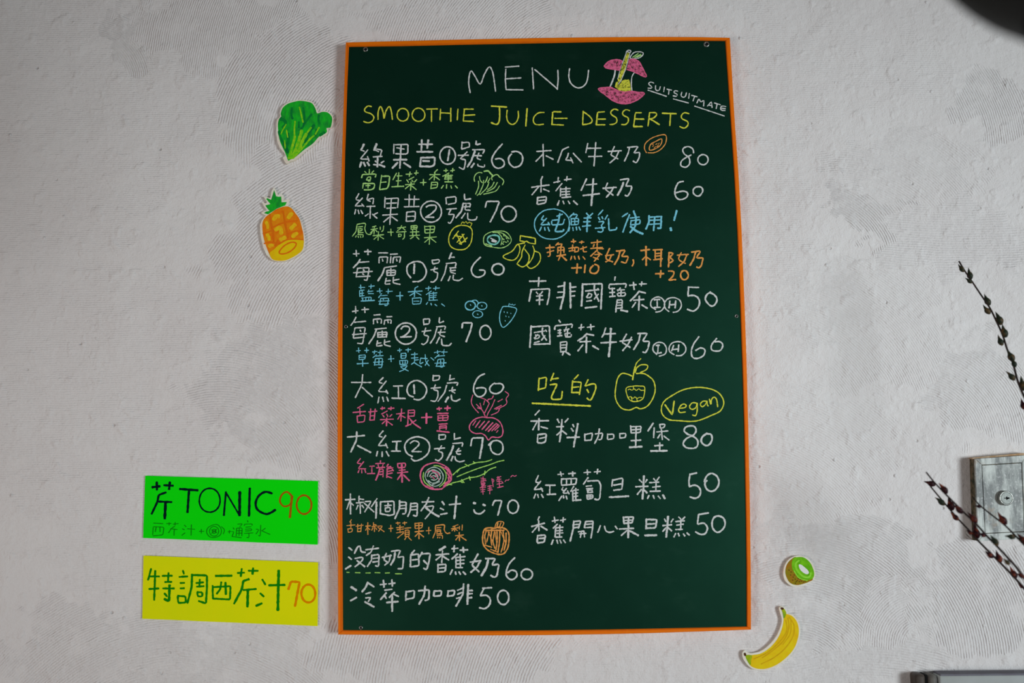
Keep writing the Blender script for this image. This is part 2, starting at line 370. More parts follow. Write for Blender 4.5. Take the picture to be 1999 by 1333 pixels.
BOARD_ART = '''
@660 60 5
#heading_text|large thin white chalk heading reading MENU|white|3.4
~1290,605 1275,520 1280,440 1300,392 1340,450 1388,520 1430,420 1478,352 1510,410 1525,500 1537,590;1632,355 1765,345;1637,375 1632,480 1640,575;1632,470 1785,460;1640,575 1805,577;1895,362 1908,568
@1040 60 5
20,378 230,558 242,572;245,385 248,470 240,572;~360,370 352,440 370,510 430,555 490,545 530,490 545,385
#heading_text|yellow chalk word SMOOTHIE|yellow|3.3
@660 60 5
~325,740 290,735 260,765 265,790 320,810 350,845 330,885 290,898 250,885;~390,865 392,790 415,737 440,800 450,860 465,790 500,738 520,790 530,865;O632,820 57,62;O785,820 62,65;865,765 970,762;912,775 912,885;1000,765 995,870;1005,800 1095,805;1100,755 1100,885;1170,765 1163,870;1228,765 1320,765;1232,770 1222,880;1232,827 1335,820;1222,880 1320,885
#heading_text|yellow chalk word JUICE|yellow|3.3
w4:1497,735 1645,745;w4:~1575,750 1577,830 1570,890 1545,915 1495,897;~1650,775 1645,840 1660,890 1700,915 1740,890 1760,840 1757,785;w4:1845,760 1832,930
@1040 60 5
~110,797 60,800 20,830 5,870 15,905 50,918 105,912;w4:205,790 275,792;w4:195,795 187,915;215,855 335,855;187,915 300,920
#heading_text|yellow chalk word DESSERTS|yellow|3.3
492,785 487,915;~495,790 560,840 580,880 555,905 487,918;640,795 700,790;w4:632,800 620,915;640,862 710,862;620,918 705,918;~832,775 795,765 762,790 770,820 815,850 820,890 790,912 752,915;~945,780 910,770 878,795 885,825 930,850 930,890 905,915 868,915;1005,800 1060,800;1000,810 985,930;w4:995,860 1085,862;w4:985,935 1070,935;1140,800 1125,930;~1140,800 1200,800 1210,820 1180,850 1140,860;w4:1145,860 1235,915;w4:1265,805 1400,810;1345,812 1338,925;~1525,810 1480,800 1450,830 1460,860 1510,885 1515,920 1480,950 1435,935
#signature_text|small slanting underlined shop name in white chalk|white|2.8
~1180,510 1150,500 1130,520 1160,545 1160,560 1125,560;~1200,535 1198,570 1215,585 1235,580 1245,545;1285,550 1278,595;1310,570 1355,580;1330,580 1325,620;~1415,590 1385,585 1380,605 1410,620 1405,640 1370,635;~1455,600 1448,635 1470,650 1490,640 1500,605;1528,612 1522,660;1550,630 1605,645;1580,640 1565,685;1602,705 1622,660 1640,700 1672,675 1668,735;1705,735 1745,690 1750,750;1712,725 1748,730;1772,705 1832,722;1800,715 1790,760;~1885,740 1845,735 1832,755 1840,775 1878,778;1840,755 1880,760;1125,580 1305,640;1372,665 1520,705;1580,735 1870,832
#chalk_drawing|pink chalk apple core with a yellow stalk and a leaf|pink|3
P697,345 740,300 800,283 850,285 875,300 865,350 850,385 780,375 720,365;P940,280 990,277 1035,300 1065,350 1090,410 1110,445 1070,440 1020,415 960,390 918,378 930,320;P640,570 700,555 760,552 800,570 850,590 900,598 960,590 1020,600 1090,608 1050,655 990,690 920,712 850,708 780,680 720,635 660,590
~697,345 740,300 800,283 850,285 875,300;~697,345 720,365 780,375 850,385;~940,280 990,277 1035,300 1065,350 1110,445 1070,440 1020,415 960,390 918,378;~640,570 700,555 760,552 800,570 850,590 900,598 960,590 1020,600 1090,608 1050,655 990,690 920,712 850,708 780,680 720,635 640,570
#chalk_detail|white chalk outlines of the apple core|white|2.6
w4:805,385 800,430 775,500 755,545;~990,410 968,450 963,520 968,585;~912,210 930,190 960,195 950,212 925,205;~950,265 985,215 1040,205 1080,220 1050,260 990,272 950,265;w2:915,210 855,370 830,470;w2:950,215 905,380 860,490 835,520
#chalk_detail|green chalk shading in the leaf|green|2.4
975,258 1030,222;995,262 1055,228;1015,258 1060,240
#chalk_detail|yellow chalk stalk and heap inside the apple core|yellow|3.2
P920,215 948,215 905,380 870,480 840,500 828,480 865,370;P800,545 815,495 840,535 870,490 900,475 945,485 955,540 960,590 900,597 840,582;885,540 940,500;870,570 950,560;810,540 830,500;890,500 935,480
#chalk_drawing|orange chalk papaya half with seeds|orange|2.6
~1110,1190 1090,1150 1100,1100 1150,1055 1220,1025 1290,1015 1305,1050 1290,1110 1240,1165 1180,1190 1125,1190;~1140,1165 1150,1110 1200,1080 1258,1055 1250,1110 1200,1150 1140,1165;w2:1170,1130 1180,1120;w2:1200,1110 1215,1100;w2:1185,1145 1200,1130;w2:1225,1110 1235,1095;w2:1165,1110 1180,1105;w2:1210,1130 1225,1120
#menu_text|white chalk line reading 木瓜牛奶 80|white|3.6
38,1178 180,1168;100,1108 105,1320;98,1205 30,1275;130,1220 200,1255;350,1135 290,1160 245,1285;348,1195 340,1230 318,1262 380,1265;370,1240 392,1290;395,1195 475,1280;537,1100 518,1190;530,1147 665,1145;545,1228 675,1225;615,1090 598,1320;735,1178 865,1170;797,1130 760,1212 832,1250;838,1178 812,1240 752,1290;925,1138 1030,1128 985,1195 1045,1185 1040,1235 1012,1292 980,1272;945,1138 930,1200 895,1272
~1570,1192 1560,1150 1510,1130 1465,1155 1478,1200 1525,1240 1530,1300 1490,1332 1445,1312 1460,1262 1545,1212;O1662,1258 50,50
#menu_text|white chalk line reading 綠果昔①號60|white|3.6
@680 260 10
w5:305,215 250,330;250,330 310,350;380,325 230,505 400,505;375,455 405,545;w5:255,565 225,660;w5:300,570 330,640;w5:370,570 408,630;w6:550,210 505,330;510,320 590,360;555,310 660,325 620,450;485,462 660,452;w5:575,460 565,655;525,540 545,562;490,612 560,618;695,545 640,580;w5:605,615 710,655
890,215 885,395;915,225 1165,215 1160,395 1100,408;945,285 1090,310;925,400 1120,410;w4.5:1030,230 1005,680;w5:885,518 1140,515;w5:960,575 860,680;w5:1085,580 1215,665
w4.5:1435,130 1425,350;w5.5:1560,135 1540,290;w4.5:1375,215 1640,215;w5:1340,362 1645,362;w5:1420,475 1400,650;w5:1430,480 1690,470 1680,620 1620,650 1400,645;w5:1455,540 1580,545
@860 260 10
w4:O140,435 152,170;w4.5:175,325 140,535
420,170 412,300;430,185 560,175 570,265 415,310;w4.5:695,155 690,230 775,205;345,432 545,428;520,365 380,500 490,515 480,600 455,715 365,665;625,325 865,318 825,395;w5:670,350 600,540 525,655;665,435 800,440;750,385 705,490 780,515;w5:655,590 600,665;725,605 730,640 860,665 860,620
w4:~1205,210 1060,380 1000,520 1040,640 1130,685 1230,640 1240,560 1170,495 1070,505;w4.2:~1390,365 1480,355 1570,400 1605,500 1560,620 1450,665 1360,610 1325,520 1345,450 1385,405
#chalk_drawing|green chalk lettuce|green|2.5
~665,940 655,870 690,800 750,765 810,775;w4:~850,745 930,735 980,790 1015,820;~1015,825 995,880 1010,915;~1015,850 1060,815 1110,808 1145,845;~1140,850 1200,885 1235,940 1205,1010;~760,845 775,920 815,965;~915,850 900,910 865,965;~740,935 740,1050 685,1190;~840,920 830,1010 755,1180;~965,880 920,960;~945,960 900,1070 770,1200;~1045,955 1000,1040 920,1100;~1110,960 1040,1070 900,1140;~1150,1030 1070,1130 840,1190;715,1215 760,1175
#ingredient_text|small green chalk line reading 當日生菜+香蕉|green|2.8
@680 260 10
410,705 410,780;320,745 350,775;495,735 460,770;w3.5:260,870 270,805 550,795 525,855;355,915 375,855 440,850 435,910 370,915;390,935 430,930;290,985 280,1075;w3.5:290,980 515,980 505,1070 450,1105 310,1105;340,1025 425,1020;385,985 385,1070
650,820 610,1100;w3.8:660,840 810,835 790,1000 760,1080 620,1100;635,960 740,950;940,780 870,910;950,835 1050,830;985,770 965,1035;935,930 1030,925;w3.5:850,1045 1080,1035
1125,800 1240,795;1205,755 1190,845;1290,780 1365,775;1330,730 1320,810;1280,855 1185,905;1140,910 1175,960;1240,915 1265,950;1335,905 1290,955;1115,1005 1290,990;w3.5:1225,950 1215,1110;1205,1010 1110,1085;1240,1030 1325,1100;1405,965 1520,960;1465,900 1465,1015
1740,710 1680,770;1590,810 1790,805;1690,755 1675,915;1670,825 1580,905;1700,850 1780,910;1625,955 1610,1085;1630,960 1745,955 1735,1060 1610,1080;1640,1010 1710,1005
@860 260 10
65,730 140,725;105,695 105,755;195,735 270,720;240,685 230,755;165,775 40,840;100,820 80,900;90,835 235,820;100,860 220,855;95,895 220,890;150,800 150,945;w3.5:85,950 240,950;55,1020 15,1075;120,1000 115,1075;200,1025 215,1075;285,1025 330,1070
@680 260 5
#menu_text|white chalk line reading 綠果昔②號70|white|3.4
102,590 70,650 105,655;138,632 62,712 148,708;130,690 152,714;72,745 62,790;95,750 105,785;122,752 140,785;195,595 180,650 215,665;185,648 248,630 240,690;180,715 260,712;215,720 212,830;165,808 195,787;285,775 240,800;235,790 280,830
358,625 355,725;365,640 490,632 480,725;372,685 470,680;375,732 465,728;420,640 405,890;335,800 480,790;400,820 345,865;425,815 480,855;595,600 592,710;645,612 640,705;550,645 690,645;545,718 690,715;570,770 565,860;575,770 655,762 650,855 570,860;580,812 640,810
w3.8:O808,765 102,103;w4:~760,720 790,705 850,705 855,740 810,785 755,820;w4:755,820 835,820
952,630 958,690;960,628 1050,618 1050,680 975,695;w4:1133,595 1135,650 1195,640;960,742 1055,735;1000,745 975,795 1035,790 1020,840 990,885 975,870;1120,685 1195,685 1185,720;w4.4:1120,690 1105,760 1050,825;1130,718 1180,716;1150,700 1135,748 1190,752;1140,780 1105,830;1165,780 1165,840 1210,850 1250,840 1255,815
w4:1337,722 1350,665 1475,665 1440,760 1385,865;w4.2:O1565,788 73,76
#ingredient_text|small green chalk line reading 鳳梨+奇異果|green|2.5
~85,890 165,880 160,930 180,980 215,988 232,970;85,890 75,960 40,1005;95,915 140,910;95,930 100,990;95,935 140,930 135,950 95,955;95,970 145,970;90,990 150,990 140,1015;70,1015 78,1000;95,1005 100,1018;118,1005 122,1018;270,905 235,915;220,940 285,930;255,910 250,985;245,945 215,975;265,945 282,962;310,915 312,940;345,905 340,950 325,960;240,1000 345,990;295,960 290,1045;285,1005 250,1035;305,1005 345,1030;385,965 440,965;415,935 418,1000
480,925 560,915;520,900 510,930 480,950;530,925 555,945;470,965 565,960;490,985 490,1010;490,985 520,985 518,1005 490,1010;548,965 548,1020 530,1035;612,905 612,935;612,905 675,898 670,935 612,938;615,920 670,918;640,900 640,938;605,965 690,962;628,945 628,995;665,945 662,995;600,1000 695,995;635,1010 605,1030;665,1010 690,1035
745,905 748,970;750,910 845,905 835,970 750,975;755,940 835,938;800,905 790,1085;742,1020 860,1012;785,1030 745,1065;805,1025 855,1065
#chalk_drawing|yellow chalk pineapple|yellow|2.8
~1085,900 1030,925 990,985 980,1050 1000,1105 1060,1135 1140,1130 1190,1080 1208,1010 1205,940 1160,905 1085,900 1045,915;1075,955 1020,1030;1055,980 1105,1085;1110,985 1145,1060;1130,985 1060,1065;1035,1000 1100,1010;1160,1020 1090,1085;1080,1075 1140,1055;w2:1100,890 1115,858 1130,882 1150,855 1160,885 1185,862 1190,880 1212,872 1190,915
#chalk_drawing|pale green chalk kiwi slice|green|2.3
~1320,1060 1330,1000 1390,965 1460,955 1530,960 1575,1000 1590,1050 1555,1095 1490,1120 1400,1110 1340,1095 1320,1060;~1460,970 1500,1020 1490,1090;~1410,968 1500,975 1570,1030;1515,990 1520,1005;1540,1020 1550,1030;1510,1030 1520,1040;1530,1060 1545,1065;1500,1075 1515,1085;1555,1045 1560,1060;1530,1000 1540,1008;1520,1055 1512,1065;w3:1340,1080 1400,1100
#chalk_detail|blue chalk ring inside the kiwi|teal|4.4
~1358,1050 1370,1010 1420,995 1465,1005 1475,1045 1440,1082 1390,1080 1358,1050
#chalk_detail|white chalk core of the kiwi|white|3.8
1390,1025 1445,1055;1400,1050 1440,1062
#chalk_drawing|yellow chalk bunch of bananas|yellow|2.8
w3.4:1680,1000 1825,1025 1825,1080;1680,1000 1675,1050;1675,1050 1730,1060 1740,1050 1760,1070 1825,1080;~1650,1085 1600,1150 1510,1200 1560,1235 1620,1235 1660,1190 1675,1120 1650,1085;1650,1085 1720,1070;~1725,1090 1695,1160 1690,1210 1645,1275;~1735,1150 1765,1200 1750,1270 1700,1305 1645,1275;1720,1130 1735,1150;~1800,1100 1815,1150 1790,1230 1740,1290;~1815,1150 1865,1170 1875,1230 1840,1290 1780,1320 1740,1290
@660 470 5
#menu_text|white chalk line reading 莓麗①號60|white|3.5
148,128 205,125;175,92 180,150;w4:258,105 322,105;w4:290,85 292,135;w4.4:215,182 195,215 150,262;200,210 300,203;190,270 178,345;188,268 305,262 282,390 255,380;150,312 335,298;175,350 312,345;245,282 255,290;240,322 252,330
395,118 485,118;510,132 580,128;400,165 400,215;405,160 485,155 478,215;432,178 437,198;515,155 510,215;540,165 535,215;545,160 612,155 600,210;570,178 575,198;455,262 570,245;w4.4:450,270 435,320 390,390;475,290 478,338;478,290 562,285 558,335 478,338;478,312 560,308;515,270 515,335;470,365 455,425 505,420;470,392 510,388;540,355 535,410 605,425;540,385 595,375
w4:~710,360 675,310 680,240 750,203 820,215 860,290 840,360 790,395 730,398;w5:745,228 740,318;918,188 922,220;925,190 990,182 985,215 925,225;905,285 970,270;945,255 930,300 975,310 965,370 930,405 905,400;w4.4:1107,118 1085,175;1095,160 1135,160;1055,222 1155,212 1145,250;1060,235 1040,320 1005,390;1090,265 1150,262;1100,292 1145,287;1100,270 1092,305 1145,320;1095,345 1075,390;1125,335 1120,380 1180,390 1215,365
w4:~1390,160 1330,220 1300,280 1320,335 1370,355 1425,330 1430,290 1380,285;w4.4:O1560,278 58,54
#ingredient_text|small blue chalk line reading 藍莓+香蕉|blue|2.5
205,455 260,455;220,430 222,470;300,445 355,440;322,425 320,465;210,485 212,545;215,485 255,480;215,515 250,510;215,540 255,535;235,485 235,540;300,480 290,500;300,495 340,490;295,515 345,515;240,560 240,580;230,558 325,548 320,580;270,560 270,580;300,555 298,578;w3.4:225,588 355,580
380,492 430,488;405,465 410,510;470,495 530,492;490,470 488,515;425,515 395,555;420,535 480,532;415,565 405,620;415,562 495,558 480,635 455,630;395,590 500,585;400,620 495,615;440,570 445,578;w3:568,538 632,535;w3:605,500 605,580;780,445 750,462;w3:685,498 820,490;w3:750,465 745,545;740,510 700,535;765,505 810,530;725,560 728,615;728,560 815,555 805,615 730,618;740,590 790,588
855,465 905,460;885,445 880,485;930,465 990,460;955,445 950,480;910,490 860,525;890,515 890,580;895,515 965,508;895,535 960,530;895,555 955,550;930,500 930,575;885,580 970,578;875,600 860,620;905,610 912,628;945,620 965,635;1010,615 1040,638
#chalk_drawing|blue chalk blueberries|blue|2.4
w3.4:O1290,632 50,44;~1295,590 1340,578 1368,605 1350,645;O1405,635 48,36;O1362,716 50,34;1290,622 1296,630;1400,632 1406,638;1360,714 1366,720
#chalk_drawing|blue chalk strawberry|blue|2.5
~1620,640 1690,645 1742,665 1720,730 1670,800 1610,845 1580,790 1578,720 1600,655 1620,640;w1.8:1665,640 1668,605 1688,630 1705,612 1708,635 1730,620;w2:1620,690 1622,700;w2:1650,695 1652,705;w2:1685,705 1687,712;w2:1636,732 1640,740;w2:1665,740 1667,746;w2:1630,778 1632,784
#menu_text|white chalk line reading 莓麗②號70|white|3.5
140,690 195,682;170,640 172,705;230,672 298,668;258,650 262,700;175,745 155,785 125,825;160,795 270,785;165,850 148,945;170,850 265,845 240,1005 190,1000;140,915 275,905;150,950 255,940;215,872 223,884
350,725 410,720;475,742 525,740;345,765 345,810;350,765 425,760 420,805;380,780 385,800;455,775 450,815;458,775 520,768 515,805;485,780 490,800;360,862 470,852;w4:375,865 350,930 300,1005;385,895 390,940;390,895 480,890 470,935;385,918 480,912;385,940 475,937;430,880 430,940;385,975 375,1030 430,1020;385,1000 420,995;455,965 450,1015 510,1030;455,990 505,980
w4:O662,905 102,104;w4:~615,860 640,835 690,840 695,880 650,925 610,940;w4:610,940 715,935
832,765 838,820;838,765 895,760 890,810 840,815;990,750 985,805 1030,785;820,885 905,875;855,850 835,920 885,930 870,985 835,1015 815,1005;960,840 1050,830 1040,865;965,850 940,940 900,1000;975,895 1045,890;1005,865 990,920 1040,935;990,940 960,1000;w4:1010,960 1015,1020 1085,1025 1105,1000
w4.4:1210,850 1215,800 1310,800 1290,880 1250,985;w4:O1438,895 54,70
#ingredient_text|small blue chalk line reading 草莓+蔓越莓|blue|2.5
178,1075 218,1070;200,1045 203,1090;258,1070 298,1068;278,1045 278,1090;205,1118 205,1160;208,1118 270,1112 262,1155 208,1160;210,1138 262,1135;w3:185,1200 295,1195;w3:240,1165 240,1225;335,1085 380,1080;358,1070 352,1105;390,1090 430,1085;412,1070 408,1110;375,1110 340,1140;365,1125 440,1120;365,1150 355,1215;368,1150 435,1145 425,1240 395,1238;345,1185 440,1180;355,1210 435,1208;400,1155 398,1205;490,1155 545,1150;515,1120 518,1180
580,1070 620,1065;600,1050 602,1085;660,1065 710,1060;685,1048 683,1085;615,1100 615,1145;618,1100 665,1095 662,1145 618,1147;618,1122 662,1120;600,1170 605,1205;602,1170 680,1165 675,1205 603,1207;630,1168 632,1205;655,1166 655,1205;610,1225 680,1215 640,1260 600,1275;615,1235 685,1270
715,1110 775,1105;748,1090 745,1180;715,1145 780,1140;745,1165 785,1160;738,1190 715,1205;740,1185 775,1210 815,1230;805,1145 870,1150;805,1150 795,1205 830,1185;850,1110 855,1180 890,1220;880,1165 850,1215;905,1140 935,1165;940,1090 1000,1080;970,1070 970,1100;1010,1085 1065,1085;1035,1060 1030,1105;985,1110 945,1145;975,1125 1040,1120;975,1160 960,1225;978,1158 1035,1150 1025,1235 1000,1230;945,1195 1055,1190;955,1225 1040,1222;1000,1165 1003,1210
@660 710 5
#menu_text|white chalk line reading 大紅①號60|white|3.5
130,182 320,182;240,105 232,200 168,330;235,230 335,320;440,135 392,180 430,190;470,168 390,270 480,275;470,258 485,290;400,325 388,382;435,325 445,368;475,325 490,365;540,218 630,215;588,220 590,325;w4.2:525,335 655,338
w4:~735,322 690,305 673,250 700,190 765,163 830,190 865,250 840,320 790,352 740,345;w4.5:740,205 745,290;930,112 925,162;930,118 995,115 985,155 928,165;1095,110 1088,160;1088,155 1135,145;908,238 1000,232;950,205 930,255 975,262 975,320 950,370 905,360;1065,188 1175,182 1160,210;1060,210 1040,280 975,365;1085,262 1145,255;1118,228 1105,265 1140,285;w5:1075,325 1048,372;w4:1105,305 1110,355 1150,368 1190,345
w4:~1430,98 1370,130 1330,200 1325,270 1355,315 1395,320 1435,290 1440,245 1400,232 1350,240;w4:~1530,195 1590,195 1615,225 1590,270 1540,292 1490,275 1480,235 1510,200 1530,190
#chalk_drawing|pink chalk beetroot with leaves|pink|2.4
~1315,305 1300,370 1320,420 1370,478;~1390,330 1440,350 1475,385;~1470,380 1460,350 1500,340 1515,312;~1475,390 1450,440 1430,480;1350,395 1410,455 1440,520;1385,385 1400,440;1360,430 1390,440;1420,400 1430,360;~1530,350 1500,420 1465,480 1450,520;~1630,270 1665,300 1640,340 1648,380 1620,410 1580,430 1560,470 1495,500;1560,370 1605,345;1525,440 1595,405;1540,445 1575,432
w3:~1400,520 1330,545 1285,600 1290,650 1340,680 1400,680 1440,705 1468,745 1500,715 1560,720 1600,700 1608,640 1580,570 1520,530 1450,525 1400,520
1345,555 1315,600;w3:1385,555 1340,620;w3:1430,560 1375,625;w3.4:1475,560 1405,640;w3.4:1510,575 1440,650;w3.4:1535,590 1465,660;w3:1560,595 1500,655;1575,605 1530,650;1562,650 1545,670;1540,580 1570,600
#ingredient_text|small pink chalk line reading 甜菜根+薑|pink|2.9
250,395 190,432;w3.2:145,475 268,465;212,435 215,500;185,510 190,570;188,510 265,500 255,565 190,572;298,470 380,462;w3.4:318,440 310,550;w3.4:362,440 352,548;315,508 358,505;312,550 355,548
w3.6:415,438 455,432;432,420 430,448;w3.6:490,438 545,432;517,420 515,450;480,460 425,490;435,500 450,520;475,490 485,515;525,495 505,515;412,545 540,540;w4:475,530 472,605;465,555 430,585;485,565 530,598
570,490 650,480;620,440 612,560;610,495 582,540;625,510 655,525;685,455 680,600;685,455 750,450 742,510;690,480 740,478;688,512 742,510;w3.6:660,608 710,590;w4:690,525 740,585 805,628;760,550 715,580
w4:815,525 915,520;w5:862,485 862,580
w4:965,440 1010,435;985,422 990,455;w4:1040,435 1095,432;w4:1068,412 1065,455;w3.4:970,485 1075,482;975,505 975,555;975,508 1075,500 1070,552 978,555;978,530 1072,526;1022,505 1022,552;w3.4:985,590 1065,585;990,610 1055,605;990,610 992,645;1058,605 1055,642;990,628 1058,624;w4:965,655 1085,668
#menu_text|white chalk line reading 大紅②號70|white|3.6
w4:90,715 258,700;w4.6:182,665 180,740 125,860;w4.4:190,798 318,865;440,655 395,705 430,715;465,700 390,800 475,795;465,780 482,820;w4:385,855 375,900;w4.4:430,860 430,905;w4:470,855 495,900;530,760 615,755;w4.4:572,765 568,850;w4:520,852 608,852
w4:~725,905 670,870 650,800 690,740 770,712 850,735 892,790 880,870 820,925 750,948 715,925;~705,775 740,752 785,765 785,795 720,855;722,857 812,857
985,690 985,735;988,695 1050,690 1045,735 990,740;1135,680 1135,738;1135,735 1195,722;940,830 1040,822;1010,800 975,855 1020,865 1020,910 980,950 950,935;1120,778 1220,770 1210,805;w5:1125,800 1105,860 1060,940;1150,858 1198,848;1180,825 1150,865 1170,885 1195,880;w5:1120,905 1105,945;1140,905 1145,940 1190,960 1232,945
w4:1295,800 1308,725 1415,722;w5:1412,725 1405,800 1382,922;w4:~1470,795 1500,760 1550,748 1600,775 1608,840 1580,880 1540,882 1500,855 1485,800 1500,765
#ingredient_text|small pink chalk line reading 紅龍果|pink|3
218,925 182,970 225,975;250,955 195,1025 270,1025;205,1035 195,1062;230,1038 232,1065;262,1035 270,1062;308,1000 355,998;330,1000 330,1070;285,1072 358,1070
w2.6:415,945 412,965;w2.6:365,975 455,970;390,985 395,1005;440,980 432,1005;w3.4:375,1015 455,1010;w4:405,1025 395,1070 368,1135;w3:405,1030 440,1025 438,1105;410,1055 438,1050;405,1080 435,1078
w3.4:490,980 470,1010 515,1005;w3.4:480,1020 475,1110;485,1025 535,1015;485,1050 535,1040;485,1075 530,1065;485,1100 525,1115;510,1000 540,1045
w3.4:580,975 585,1010;w3.4:580,975 660,968 655,1010 590,1015;w4.6:622,975 625,1155;w3.6:580,1065 680,1055;w3.6:615,1080 580,1130;w4:640,1085 695,1140;595,1040 655,1035
#chalk_drawing|pink chalk dragon fruit half with a thick rind|pink|3
w4:~880,980 830,1010 803,1080 820,1160 870,1205 940,1225 1010,1222;~880,980 950,965 1020,985 1075,1020 1105,1080 1100,1140 1050,1190 1010,1222;w4:1045,1010 1075,1050;w4:1070,1030 1095,1075;w4:1060,1060 1085,1100;w4:1080,1080 1105,1130;w4:1075,1110 1085,1150;w4:1040,1170 1085,1140;w4:1030,1195 1070,1165;w3:870,1190 930,1212;w2.4:920,1050 970,1060 1000,1100;w2.4:900,1090 940,1120;w2.4:950,1080 985,1130;w3:1000,1000 1040,1020;w2:~865,1060 900,1040 940,1045
#chalk_detail|grey white chalk flesh of the dragon fruit|grey|2.8
~850,1100 870,1040 930,1010 990,1030 1025,1090 1010,1160 950,1195 890,1170 850,1100;~870,1100 890,1055 940,1040 985,1060 1000,1110 970,1150 920,1165 880,1140;~890,1100 920,1065 960,1075 975,1110 945,1135 910,1130;~905,1110 930,1090 955,1105;920,1180 990,1150;860,1130 900,1180;w2:~880,1060 930,1030 1000,1070
#chalk_detail|green chalk ring and leaf scales of the dragon fruit|lime|2.6
~935,995 990,1000 1040,1045 1055,1100 1035,1160 990,1200;~835,1060 830,1110 850,1160 900,1195
~1120,1085 1180,1030 1250,1000 1350,965 1440,955 1500,935;1160,1060 1190,1020;1240,980 1275,1000;1320,955 1340,968;~1160,1103 1250,1065 1370,1020 1480,985 1560,955 1620,942;~1060,1190 1110,1165 1190,1145 1270,1115 1360,1100 1430,1070 1480,1030 1540,1008;1190,1145 1215,1160;1280,1100 1290,1135;1435,1045 1428,1085;1205,1130 1230,1160;1075,1175 1110,1180
#ingredient_text|tiny pink chalk note reading 轟隆~~|pink|2.1
1390,1115 1440,1125;1395,1135 1445,1140;1415,1100 1415,1195;1395,1150 1400,1180;1395,1150 1435,1155 1430,1185 1400,1180;1400,1168 1435,1170;1385,1210 1440,1205;1390,1230 1435,1225;1410,1200 1415,1275;1395,1250 1430,1245;1460,1195 1505,1190;1462,1215 1500,1212;1462,1235 1505,1230;1482,1185 1480,1270;w2.6:1400,1195 1440,1190
1500,1120 1515,1200;1500,1125 1525,1130 1515,1155;1550,1110 1590,1100;1560,1100 1555,1125;1545,1135 1590,1125;1550,1150 1595,1145;1570,1110 1575,1195;1550,1175 1600,1165;w2.6:1555,1210 1612,1195;1600,1150 1610,1165;~1630,1150 1640,1132 1660,1138 1670,1125;~1685,1105 1705,1088 1720,1100 1740,1090
@660 950 5
#menu_text|white chalk line reading 椒個朋友汁 70 with a smile|white|3.5
w4:70,128 165,122;w4:120,70 122,265;115,135 85,218;128,160 150,180;205,90 202,160;205,118 250,125;178,158 250,150;215,165 218,260;195,180 178,220;232,180 250,205;265,145 325,140 260,245;255,160 350,245
380,115 325,195;w5:375,150 370,305;w4:415,145 412,265;w4:415,148 545,140 548,270 500,280 415,262;455,185 520,180;488,160 485,200;460,205 462,240;460,208 510,200 508,240 465,242
w4.4:600,135 600,210 555,310;w4:600,150 665,150 660,262 630,265;605,185 655,180;600,215 655,210;w4:710,160 705,230 680,290;w4:710,165 775,160 770,290 735,278;712,195 765,190;712,225 765,222
w4:820,150 935,145;w4:885,105 860,170 808,235;855,195 935,185 920,230 850,312;w5:855,205 935,265 985,290;w4.4:1015,145 1035,175;w4:998,210 1030,225;w4:1000,270 1065,258;w4:1085,175 1195,165;w5:1155,92 1135,310
w5.5:1322,158 1340,162;w5.5:1415,175 1435,182;w4.4:~1325,225 1340,255 1380,265 1410,250 1430,230;w4.2:1508,180 1525,135 1600,135 1580,200 1560,278;w4.2:O1708,195 52,65
#ingredient_text|small orange chalk line reading 甜椒+蘋果+鳳梨|orange|2.4
130,320 115,345;85,380 165,372;125,345 125,400;95,410 100,445;95,412 140,405 138,440 100,445;175,385 245,375;192,365 190,440;228,362 222,438;192,410 225,405;190,438 222,436;w3:270,385 315,380;w3:290,350 290,465;288,390 268,425;295,405 310,418;345,350 345,385;345,368 372,372;330,388 380,382;355,390 355,438;340,400 328,425;365,400 378,418;390,385 435,380 395,435;388,395 450,438;495,408 535,405;515,375 515,438
565,355 605,352;580,345 585,370;630,355 670,350;648,342 650,372;570,400 640,392;605,375 600,405;575,420 640,412;605,400 605,450;570,450 640,438;640,450 580,500;650,405 710,400;655,425 655,485;655,425 695,420 692,482;658,445 690,442;658,465 690,462;655,485 690,484;665,492 650,515;685,492 715,522
750,355 752,405;752,358 825,350 820,402 755,408;755,380 820,376;w3:788,352 790,508;w3:750,440 835,430;w3:785,450 752,485;w3:795,455 835,490;860,430 905,425;885,395 885,460
w3:~950,380 1035,372 1035,420 1060,455 1092,450;950,382 950,440 925,500;965,400 1005,398;965,420 965,450;965,420 1005,415 1000,448;965,435 1000,432;962,460 1015,455;965,475 1020,470 1018,505;970,500 975,490;990,500 995,490
1170,370 1120,390;1105,410 1175,400;1140,385 1138,435;1135,410 1110,430;1145,412 1165,428;1185,385 1185,415;1212,372 1210,425;1145,478 1225,470;w3:1182,445 1185,528;1175,485 1148,520;w3:1195,485 1250,522
#chalk_drawing|orange chalk bell pepper with stripes|orange|3
w2.6:~1530,400 1545,355 1575,338 1615,345 1610,375 1585,410;1560,355 1550,395;1590,350 1570,405
w3.6:~1430,415 1470,400 1530,405 1570,395 1630,410 1665,450 1668,530 1655,600 1620,650 1570,660 1500,640 1440,600 1412,540 1415,460 1430,415;w3:1450,420 1430,480 1440,560;w3:1475,440 1450,540;w3.4:1500,415 1490,500 1500,570;1525,440 1510,540 1530,600;w3.4:1550,420 1555,520 1540,620;w3.4:1580,420 1575,540 1560,640;1610,430 1620,520 1600,620;w3.4:1640,450 1640,540 1620,620;w2.4:1460,430 1520,560;w2.4:1530,430 1550,560;w2.4:1590,440 1640,560;w3:1430,570 1500,590;w3:1490,610 1560,640;w2.4:1600,600 1590,640;w4:1440,425 1620,425
#menu_text|white chalk line reading 沒有奶的香蕉奶60|white|3.7
w4.4:105,595 135,618;w4:102,685 130,708;w4.6:125,770 72,802;w4.6:~160,650 190,590 215,582 225,630 265,640;w4:~165,700 240,690 225,730 165,780;w4.6:185,720 260,780
